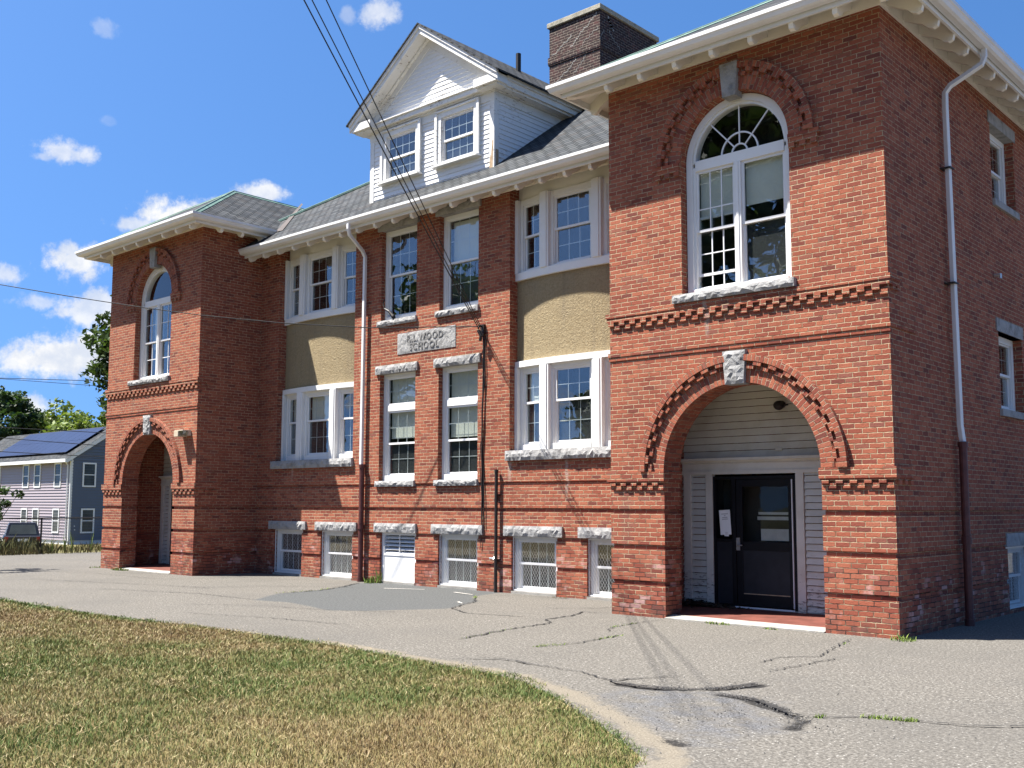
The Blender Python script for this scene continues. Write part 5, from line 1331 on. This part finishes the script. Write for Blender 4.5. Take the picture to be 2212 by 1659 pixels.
def stones():
    V = []; F = []
    def put1(x, y, s):
        k = len(V); P = [Vector((random.uniform(.6, 1), 0, -.3)), Vector((-random.uniform(.6, 1), .1, -.3)), Vector((0, random.uniform(.6, 1), -.3)), Vector((.1, -random.uniform(.6, 1), -.3)), Vector((random.uniform(-.3, .3), random.uniform(-.3, .3), random.uniform(.4, .9)))]
        a = random.uniform(0, 6.28); ca, sa = math.cos(a), math.sin(a)
        for p in P: V.append((x + (p.x * ca - p.y * sa) * s, y + (p.x * sa + p.y * ca) * s, .004 + p.z * s))
        for t in ((0, 2, 4), (2, 1, 4), (1, 3, 4), (3, 0, 4)): F.append(tuple(k + i for i in t))
    for _ in range(500):
        x, y = random.gauss(.6, .75), random.gauss(-5.7, .65)
        if not (inside(np.array([x]), np.array([y]), LAWN)[0]): put1(x, y, random.uniform(.003, .011))
    for p in (BLACKZ, BLACKZ2):
        for (x0, y0), (x1, y1) in zip(p[:-1], p[1:]):
            for _ in range(26): t = random.random(); put1(x0 + (x1 - x0) * t + random.gauss(0, .05), y0 + (y1 - y0) * t + random.gauss(0, .05), random.uniform(.004, .014))
    o = np_mesh('loose_gravel', np.array(V), np.array(F), plain('broken_asphalt_bits', (.045, .044, .043), .9, .8, 25.)); tag(o, 'loose bits of broken asphalt and gravel around the pothole', 'gravel', kind='stuff')
stones()

# ================================================================== across the lot: house, cars, fence, weeds
def house():
    hx, hy = -63.5, 18.57; xw = -82.0; zb = -1.05; ze = 4.95; hd = 6.4; zr = ze + .68 * hd / 2
    root = thing('house', (hx - 8, hy + 3, -1.0), 'two-storey mauve and slate-blue house with solar panels, beyond the fence', 'house')
    def sid(nm, mat, P, u0, u1, z0, ztop, exp=.20):
        b = MB(); z = z0
        while z < ztop(u0, u1)[0]:
            e = z + exp; a, q = u0, u1
            lim = ztop(u0, u1)[1]
            if lim:
                a, q = max(u0, lim(e)[0]), min(u1, lim(e)[1])
                if q - a < .05: break
            b.face([P(a, z, .05), P(q, z, .05), P(q, e, 0.), P(a, e, 0.)]); b.face([P(a, z, .05), P(q, z, .05), P(q, z, -.002), P(a, z, -.002)]); z = e
        b.build(nm, mat, root)
    sid('siding', M['pinksiding'], lambda u, z, d: (u, hy - d, z), xw, hx - .12, -.72, lambda a, q: (ze - .25, None))
    def gl(z): 
        k = max(0., (z - ze) / .68); return (hy + .1 + k, hy + hd - .1 - k)
    sid('siding', M['greysiding'], lambda u, z, d: (hx + d, u, z), hy + .1, hy + hd - .1, -.72, lambda a, q: (zr, gl))
    b = MB(); b.box(xw, hx - .02, hy + .02, hy + .04, -1.6, -.7); b.box(hx - .04, hx - .02, hy + .02, hy + hd, -1.6, -.7); b.build('foundation', M['white'], root)
    b = MB(); b.box(hx - .14, hx + .03, hy - .03, hy + .14, -.75, ze - .1); b.build('corner_board', M['white'], root)
    b = MB(); o = .42
    b.face([(xw, hy - o, ze - o * .68 + .1), (hx + .25, hy - o, ze - o * .68 + .1), (hx + .25, hy + hd / 2, zr + .1), (xw, hy + hd / 2, zr + .1)])
    b.face([(xw, hy + hd + o, ze - o * .68 + .1), (hx + .25, hy + hd + o, ze - o * .68 + .1), (hx + .25, hy + hd / 2, zr + .1), (xw, hy + hd / 2, zr + .1)])
    b.build('roof', M['slate'], root)
    b = MB(); b.box(xw, hx + .25, hy - o - .12, hy - o + .02, ze - .42, ze - .20); b.build('gutter', M['white'], root)
    b = MB()
    for sg in (0, 1):
        y0 = hy - o if sg == 0 else hy + hd + o
        b.prism([(y0, ze - o * .68 + .08), (hy + hd / 2, zr + .08), (hy + hd / 2, zr - .22), (y0, ze - o * .68 - .20)], lambda p, t: (t, p[0], p[1]), hx + .06, hx + .22)
    b.face([(xw, hy - o, ze - .42), (hx + .2, hy - o, ze - .42), (hx + .2, hy + .03, ze - .30), (xw, hy + .03, ze - .30)])
    b.build('rake_board', M['white'], root)
    b = MB(); b.tube([(hx - .22, hy - .3, ze - .4), (hx - .22, hy - .12, ze - .6), (hx - .22, hy - .1, -.6)], .05, 6); b.build('downspout', M['gutter'], root)
    # solar panels lie on the front slope
    nrm = Vector((0, -.68, 1)).normalized(); sl = Vector((0, 1, .68)).normalized()
    base = Vector((0, hy + .12, ze + .12 * .68 + .1)) + nrm * .12
    for r in range(2):
        for c in range(11):
            x1 = hx - .95 - c * 1.12; x0 = x1 - 1.10; a = base + sl * (r * 1.66); q = base + sl * (r * 1.66 + 1.64); th = nrm * .04
            b = MB()
            A = [Vector((x0, a.y, a.z)), Vector((x1, a.y, a.z)), Vector((x1, q.y, q.z)), Vector((x0, q.y, q.z))]
            b.face([p + th for p in A]); b.face(A)
            for i in range(4): b.face([A[i], A[(i + 1) % 4], A[(i + 1) % 4] + th, A[i] + th])
            b.build('solar_panel', M['solar'], root)
    def win(F, w, h):
        b = MB(F)
        b.box(0, .10, -.04, .06, 0, h); b.box(w - .10, w, -.04, .06, 0, h); b.box(.1, w - .1, -.04, .06, h - .10, h); b.box(.1, w - .1, -.04, .06, 0, .10); b.box(.1, w - .1, -.02, .06, h * .5 - .03, h * .5 + .03)
        f = b.build('window', M['vinyl'], root)
        g = MB(F); g.box(.1, w - .1, -.008, .0, .1, h - .1); g.build('pane', M['hglass'], f)
    for x in (-65.85, -69.05, -70.95, -75.9, -79.): win(wall_frame(x, hy - .04, 2.86), 1.02, 1.68); win(wall_frame(x, hy - .04, -.26), 1.0, 1.66)
    for z, h in ((2.88, 1.66), (-.25, 1.67)): win(Matrix.Translation((hx + .04, 0, 0)) @ side_frame(hy + .80, z), .95, h); win(Matrix.Translation((hx + .04, 0, 0)) @ side_frame(hy + 3.9, z), .95, h)
    b = MB(); b.box(hx + .02, hx + .04, hy + .35, hy + .42, .2, .27); b.box(hx + .02, hx + .04, hy + .38, hy + .45, -.05, .02); b.build('utility_cap', M['vinyl'], root)
M['solar'] = plain('solar_glass', (.018, .023, .050), .3, .12, .6, .3)
M['hglass'] = plain('house_window_glass', (.05, .058, .058), .15, .4, 1.2, .2)
house()

def suv(name, loc, rz, label, col):
    root = thing(name, loc, label, 'car', 'cars parked below the house'); root.rotation_euler = (0, 0, rz)
    F = Matrix.Translation(loc) @ Matrix.Rotation(rz, 4, 'Z')
    pm = plain(name + '_paint', col, .25, .05, 2., .6)
    def fix(o): o.matrix_parent_inverse = root.matrix_world.inverted() if False else F.inverted(); return o
    b = MB(F)                                           # body: stations along y (rear at y = 0), half widths
    st = [(0, .32, .95, .84, 1.10), (.10, .30, 1.02, .88, 1.12), (.9, .28, 1.05, .92, 1.12), (2.9, .28, 1.02, .92, 1.08), (3.4, .28, .98, .92, .98), (4.5, .30, .90, .88, .94), (4.62, .40, .80, .80, .84)]
    L = []
    for (y, z0, z1, w, wt) in st: L.append([(-w * .92, y, z0), (-w, y, z0 + .2), (-w, y, z1 - .12), (-w * .95, y, z1), (w * .95, y, z1), (w, y, z1 - .12), (w, y, z0 + .2), (w * .92, y, z0)])
    for p, q in zip(L[:-1], L[1:]):
        for i in range(8): b.face([p[i], p[(i + 1) % 8], q[(i + 1) % 8], q[i]])
    b.face(L[0]); b.face(L[-1]); fix(b.build('body', pm, root))
    c = MB(F); g = MB(F)
    A = [(-.80, .12, 1.0), (.80, .12, 1.0), (.86, 3.25, 1.0), (-.86, 3.25, 1.0)]; T = [(-.64, .42, 1.66), (.64, .42, 1.66), (.66, 2.35, 1.66), (-.66, 2.35, 1.66)]
    for i in range(4): c.face([A[i], A[(i + 1) % 4], T[(i + 1) % 4], T[i]])
    c.face(T); fix(c.build('cabin', pm, root))
    def quad(i, u0, u1, v0, v1, off=.012):
        P = [Vector(A[i]), Vector(A[(i + 1) % 4]), Vector(T[(i + 1) % 4]), Vector(T[i])]
        n = (P[1] - P[0]).cross(P[3] - P[0]).normalized() * off
        f = lambda u, v: (P[0].lerp(P[1], u)).lerp(P[3].lerp(P[2], u), v) + n
        return [f(u0, v0), f(u1, v0), f(u1, v1), f(u0, v1)]
    for i, rg in ((0, ((.08, .92),)), (1, ((.04, .30), (.33, .60), (.63, .94))), (2, ((.06, .94),)), (3, ((.06, .37), (.40, .67), (.70, .96)))):
        for u0, u1 in rg: k = MB(F); k.face(quad(i, u0, u1, .12, .86)); k.face(quad(i, u0, u1, .12, .86, .006)); fix(k.build('window', M['hglass'], root))
    for sx in (-1, 1):
        k = MB(F); k.box(min(sx * .66, sx * .85), max(sx * .66, sx * .85), -.02, .06, .72, .96); fix(k.build('tail_light', plain('red_lens', (.35, .02, .015), .2), root))
        for y in (.85, 3.65):
            w = MB(F); w.tube([(sx * .70, y, .33), (sx * .93, y, .33)], .33, 18); fix(w.build('wheel', M['black'], root))
    k = MB(F); k.box(-.26, .26, -.03, -.005, .72, .86); fix(k.build('licence_plate', M['vinyl'], root))
    k = MB(F); k.box(-.86, .86, -.07, .08, .38, .56); fix(k.build('bumper', M['black'], root))
suv('parked_car', (-48.9, 9.4, -.93), R_(68), 'black sport utility vehicle behind the weeds, in front of the mauve house', (.012, .012, .014))
suv('parked_car', (-51.0, 7.4, -.95), R_(66), 'second dark car at the left edge, its red tail light showing beside the first', (.03, .032, .036))

def fence():
    root = thing('chain_link_fence', (-30.4, 2., 0), 'low chain-link fence with rusty posts behind the weeds, beyond the lot', 'fence')
    x = -30.6; ys = (-14, -11.4, -8.8, -6.2, -3.6, -1., 2.3, 5.0, 7.6, 10.2, 12.8)
    for y in ys: b = MB(); b.tube([(x, y, -.1), (x, y, 1.22)], .032, 8); b.build('post', M['dkiron'], root)
    b = MB(); b.tube([(x, -14, 1.22), (x, 12.8, 1.22)], .022, 6); b.build('top_rail', M['dkiron'], root)
    b = MB(); st = .085; e = .0022
    for sg in (-1, 1):
        y = -15.2
        while y < 13.9:
            ya, yb = (y, y + 1.15) if sg > 0 else (y + 1.15, y)
            if min(ya, yb) > -14 and max(ya, yb) < 12.8: b.face([(x, ya - e, .05), (x, ya + e, .05), (x, yb + e, 1.2), (x, yb - e, 1.2)])
            y += st
    b.build('wire_mesh', plain('galvanised_wire', (.10, .10, .10), .7), root)
fence()

def weeds():
    def strip(n, ys, xs, h, mat, name, label, w):
        y = rng.uniform(*ys, n); x = rng.uniform(*xs, n); k = vnoise(x, y, .7, 60) * .7 + vnoise(x, y, 2.2, 61) * .5
        ok = rng.random(n) < k * 1.1; x, y, k = x[ok], y[ok], k[ok]; m = len(x)
        H = h * (.25 + .75 * rng.random(m)) * (.4 + k); a = rng.uniform(0, 6.28, m); l = H * rng.uniform(.1, .6, m); c = rng.uniform(0, 6.28, m); ww = w * rng.uniform(.5, 1.4, m); Z = gh(x, y) - .02
        dx, dy = np.cos(c) * ww, np.sin(c) * ww; lx, ly = np.cos(a) * l, np.sin(a) * l
        V = np.empty((m, 4, 3)); V[:, 0] = np.stack([x - dx, y - dy, Z], -1); V[:, 1] = np.stack([x + dx, y + dy, Z], -1); V[:, 2] = np.stack([x + lx * .4 + dx * 1.3, y + ly * .4 + dy, Z + H * .6], -1); V[:, 3] = np.stack([x + lx, y + ly, Z + H], -1)
        F = (np.arange(m) * 4)[:, None] + np.array([[0, 1, 2, 3]])
        o = np_mesh(name, V.reshape(-1, 3), F, M[mat], attr={'tint': np.clip(np.repeat(rng.random(m) * .6 + (k - .4) * .6, 4), 0, 1)}); tag(o, label, 'weeds', kind='stuff')
    strip(16000, (-12, 14), (-34.5, -30.1), .30, 'dryweed', 'dry_weeds', 'dry yellow-green weeds along the foot of the fence', .012)
    strip(9000, (-10, 3.0), (-34, -30.5), .55, 'bushw', 'tall_weeds', 'taller dark green weeds along the left part of the fence', .022)
    for y, z in ((2.9, 1.0), (3.35, .9), (3.6, 1.05), (4.3, 1.1), (1.0, 1.25)):
        tuft('tall_weed_stalk', -31.0, y, .03, 9, z * .85, 'tall pale weed stalk standing against the fence', 'weed', 'tall weed stalks at the fence', 'weed', .14, .014)
M['bushw'] = blade_mat('bush_weed', (.045, .06, .02), (.15, .13, .05))
weeds()

# ------------------------------------------------------------------ trees
def leaf_mat(name, c):
    m, t, b = base_mat(name); at = t.node('ShaderNodeAttribute', attribute_name='tint').outputs['Fac']
    col = t.ramp(at, [(0., tuple(x * .55 for x in c)), (.5, c), (1., tuple(min(1, x * 1.7) for x in c))])
    t.l.new(col, b.inputs['Base Color']); b.inputs['Roughness'].default_value = .55; b.inputs['Specular IOR Level'].default_value = .3
    tr = t.node('ShaderNodeBsdfTranslucent'); t.l.new(t.mix(1., col, (.9, 1., .4), 'MULTIPLY'), tr.inputs[0])
    mx = t.node('ShaderNodeMixShader', {0: .28}); t.l.new(b.outputs[0], mx.inputs[1]); t.l.new(tr.outputs[0], mx.inputs[2]); t.l.new(mx.outputs[0], t.n['Material Output'].inputs[0])
    return m
M['leafA'] = leaf_mat('maple_leaves', (.050, .082, .025)); M['leafB'] = leaf_mat('yellow_green_leaves', (.13, .17, .04)); M['leafC'] = leaf_mat('dark_leaves', (.035, .062, .022))
M['bark'] = plain('grey_bark', (.10, .08, .06), .95, .4, 6., .1, 0., .03, 14.)
def tree(name, x, y, ht, cz, rad, nclump, nleaf, ls, label, mat, seed, group='trees around the lot', trunk_r=.25, lean=(0, 0)):
    r = np.random.default_rng(seed); z0 = float(gh(x, y)); root = thing(name, (x, y, z0), label, 'tree', group)
    rx, ry, rz = rad; C = np.array([x + lean[0], y + lean[1], z0 + cz])
    d = r.normal(size=(nclump, 3)); d /= np.linalg.norm(d, axis=1)[:, None]; rr = r.uniform(.35, 1., nclump) ** .55
    P = C + d * rr[:, None] * np.array([rx, ry, rz]); cs = r.uniform(.45, 1.15, nclump) * (rx + rz) / 2 * .24
    k = r.normal(size=(nclump, nleaf, 3)); k *= (r.uniform(0, 1, (nclump, nleaf, 1)) ** .4) / np.linalg.norm(k, axis=2, keepdims=True)
    Lp = (P[:, None] + k * cs[:, None, None] * np.array([1.15, 1.15, .75])).reshape(-1, 3); n = len(Lp)
    a = r.normal(size=(n, 3)); a[:, 2] *= .6; a /= np.linalg.norm(a, axis=1)[:, None]; b = r.normal(size=(n, 3)); b -= a * (a * b).sum(1)[:, None]; b /= np.linalg.norm(b, axis=1)[:, None]
    s = ls * r.uniform(.6, 1.4, (n, 1))
    V = np.stack([Lp - a * s, Lp + b * s * .55, Lp + a * s, Lp - b * s * .55], 1).reshape(-1, 3)
    F = (np.arange(n) * 4)[:, None] + np.array([[0, 1, 2, 3]])
    tint = np.clip(np.repeat(r.uniform(.15, .85, nclump), nleaf) + r.normal(0, .15, n), 0, 1)
    np_mesh('crown', V, F, M[mat], root, attr={'tint': np.repeat(tint, 4)}).matrix_parent_inverse = Matrix.Translation((-x, -y, -z0))
    t = MB(); top = Vector((C[0], C[1], C[2] + rz * .3)); b0 = Vector((x, y, z0 - .2))
    t.tube([b0, b0.lerp(top, .25) + Vector((.1, .05, 0)), b0.lerp(top, .6), top], [trunk_r * 1.25, trunk_r, trunk_r * .7, trunk_r * .25], 9)
    for i in r.choice(nclump, min(nclump, 16), replace=False):
        q = Vector(P[i]); s0 = b0.lerp(top, r.uniform(.35, .8)); md = s0.lerp(q, .5) + Vector((0, 0, -.08 * (q - s0).length)); t.tube([s0, md, q], [trunk_r * .42, trunk_r * .26, trunk_r * .07], 6)
    t.build('trunk', M['bark'], root)
tree('tree', -26.85, 3.85, 9.5, 6.9, (1.45, 1.5, 3.35), 170, 95, .105, 'leafy green tree rising directly behind the left brick pavilion', 'leafA', 1, trunk_r=.2)
tree('tree', -92., 31., 12, 8.0, (6.2, 5.5, 4.2), 90, 110, .24, 'spreading yellow-green tree behind the roof of the mauve house', 'leafB', 2)
tree('tree', -90., 34.5, 12, 6.6, (5., 5., 4.2), 70, 100, .24, 'yellow-green tree between the mauve house and the brick pavilion', 'leafB', 12)
tree('tree', -94., 26.5, 14, 8.4, (4.2, 4.2, 5.2), 110, 110, .22, 'tall dark tree at the left edge beside the mauve house', 'leafC', 3)
tree('tree', -99., 27., 12, 6.2, (5., 5., 4.), 80, 90, .24, 'dark bushy tree low behind the mauve house at far left', 'leafC', 13)
tree('small_tree', -22.65, -2.75, 3.0, 1.75, (.95, .95, .48), 34, 60, .05, 'small leafy branch of a young tree reaching in at the left edge', 'leafC', 4, group=None, trunk_r=.05)
# trees across the street behind the camera, mirrored in the windows
for i, (x, y, cz, rad, nm, mt) in enumerate(((-17, -29, 12.5, (7., 6, 8.), 'tallest of the trees across the street, seen in the arched window', 'leafA'), (-33, -40, 6.5, (6., 5, 4.6), 'round tree across the street facing the middle front', 'leafC'), (-46, -32, 10.5, (7., 5.5, 8.2), 'broad tree across the street to the west', 'leafA'),
        (-4, -42, 7.5, (6., 5, 5.5), 'dark tree straight across the street from the right pavilion', 'leafC'), (-64, -44, 5.5, (6., 5, 4.2), 'low round tree farthest west across the street', 'leafC'), (-82, -40, 5., (6.5, 5, 4.), 'low tree at the far western end of the street', 'leafA'), (12, -44, 7., (6., 5, 5.), 'tree across the street east of the camera', 'leafA'))):
    tree('street_tree', x, y, 12, cz, rad, 170 if i in (0, 2) else 100, 90, .32, nm, mt, 30 + i, 'trees across the street')

# wires far across the lot
for (A, B, r, lb) in (((-36.5, 2.9, 6.76), (-34.9, 6.4, 6.81), .012, 'uppermost thin wire crossing the sky left of the school'), ((-38.3, 3.7, 6.95), (-36.8, 7.1, 6.82), .010, 'thin wire just below the uppermost one'), ((-36.4, 3.0, 4.82), (-34.9, 6.4, 4.71), .014, 'wire crossing in front of the distant trees'),
                      ((-31.8, 1.2, 4.13), (-30.4, 4.2, 3.92), .012, 'wire crossing the upper part of the solar roof'), ((-31.76, 1.25, 3.65), (-30.7, 3.7, 3.54), .013, 'wire crossing the lower part of the solar roof')):
    catenary(sag(ext(B, A, 8.), ext(A, B, 4.), .15), r, 'utility_wire', lb, 'wire', 'utility wires beyond the lot')
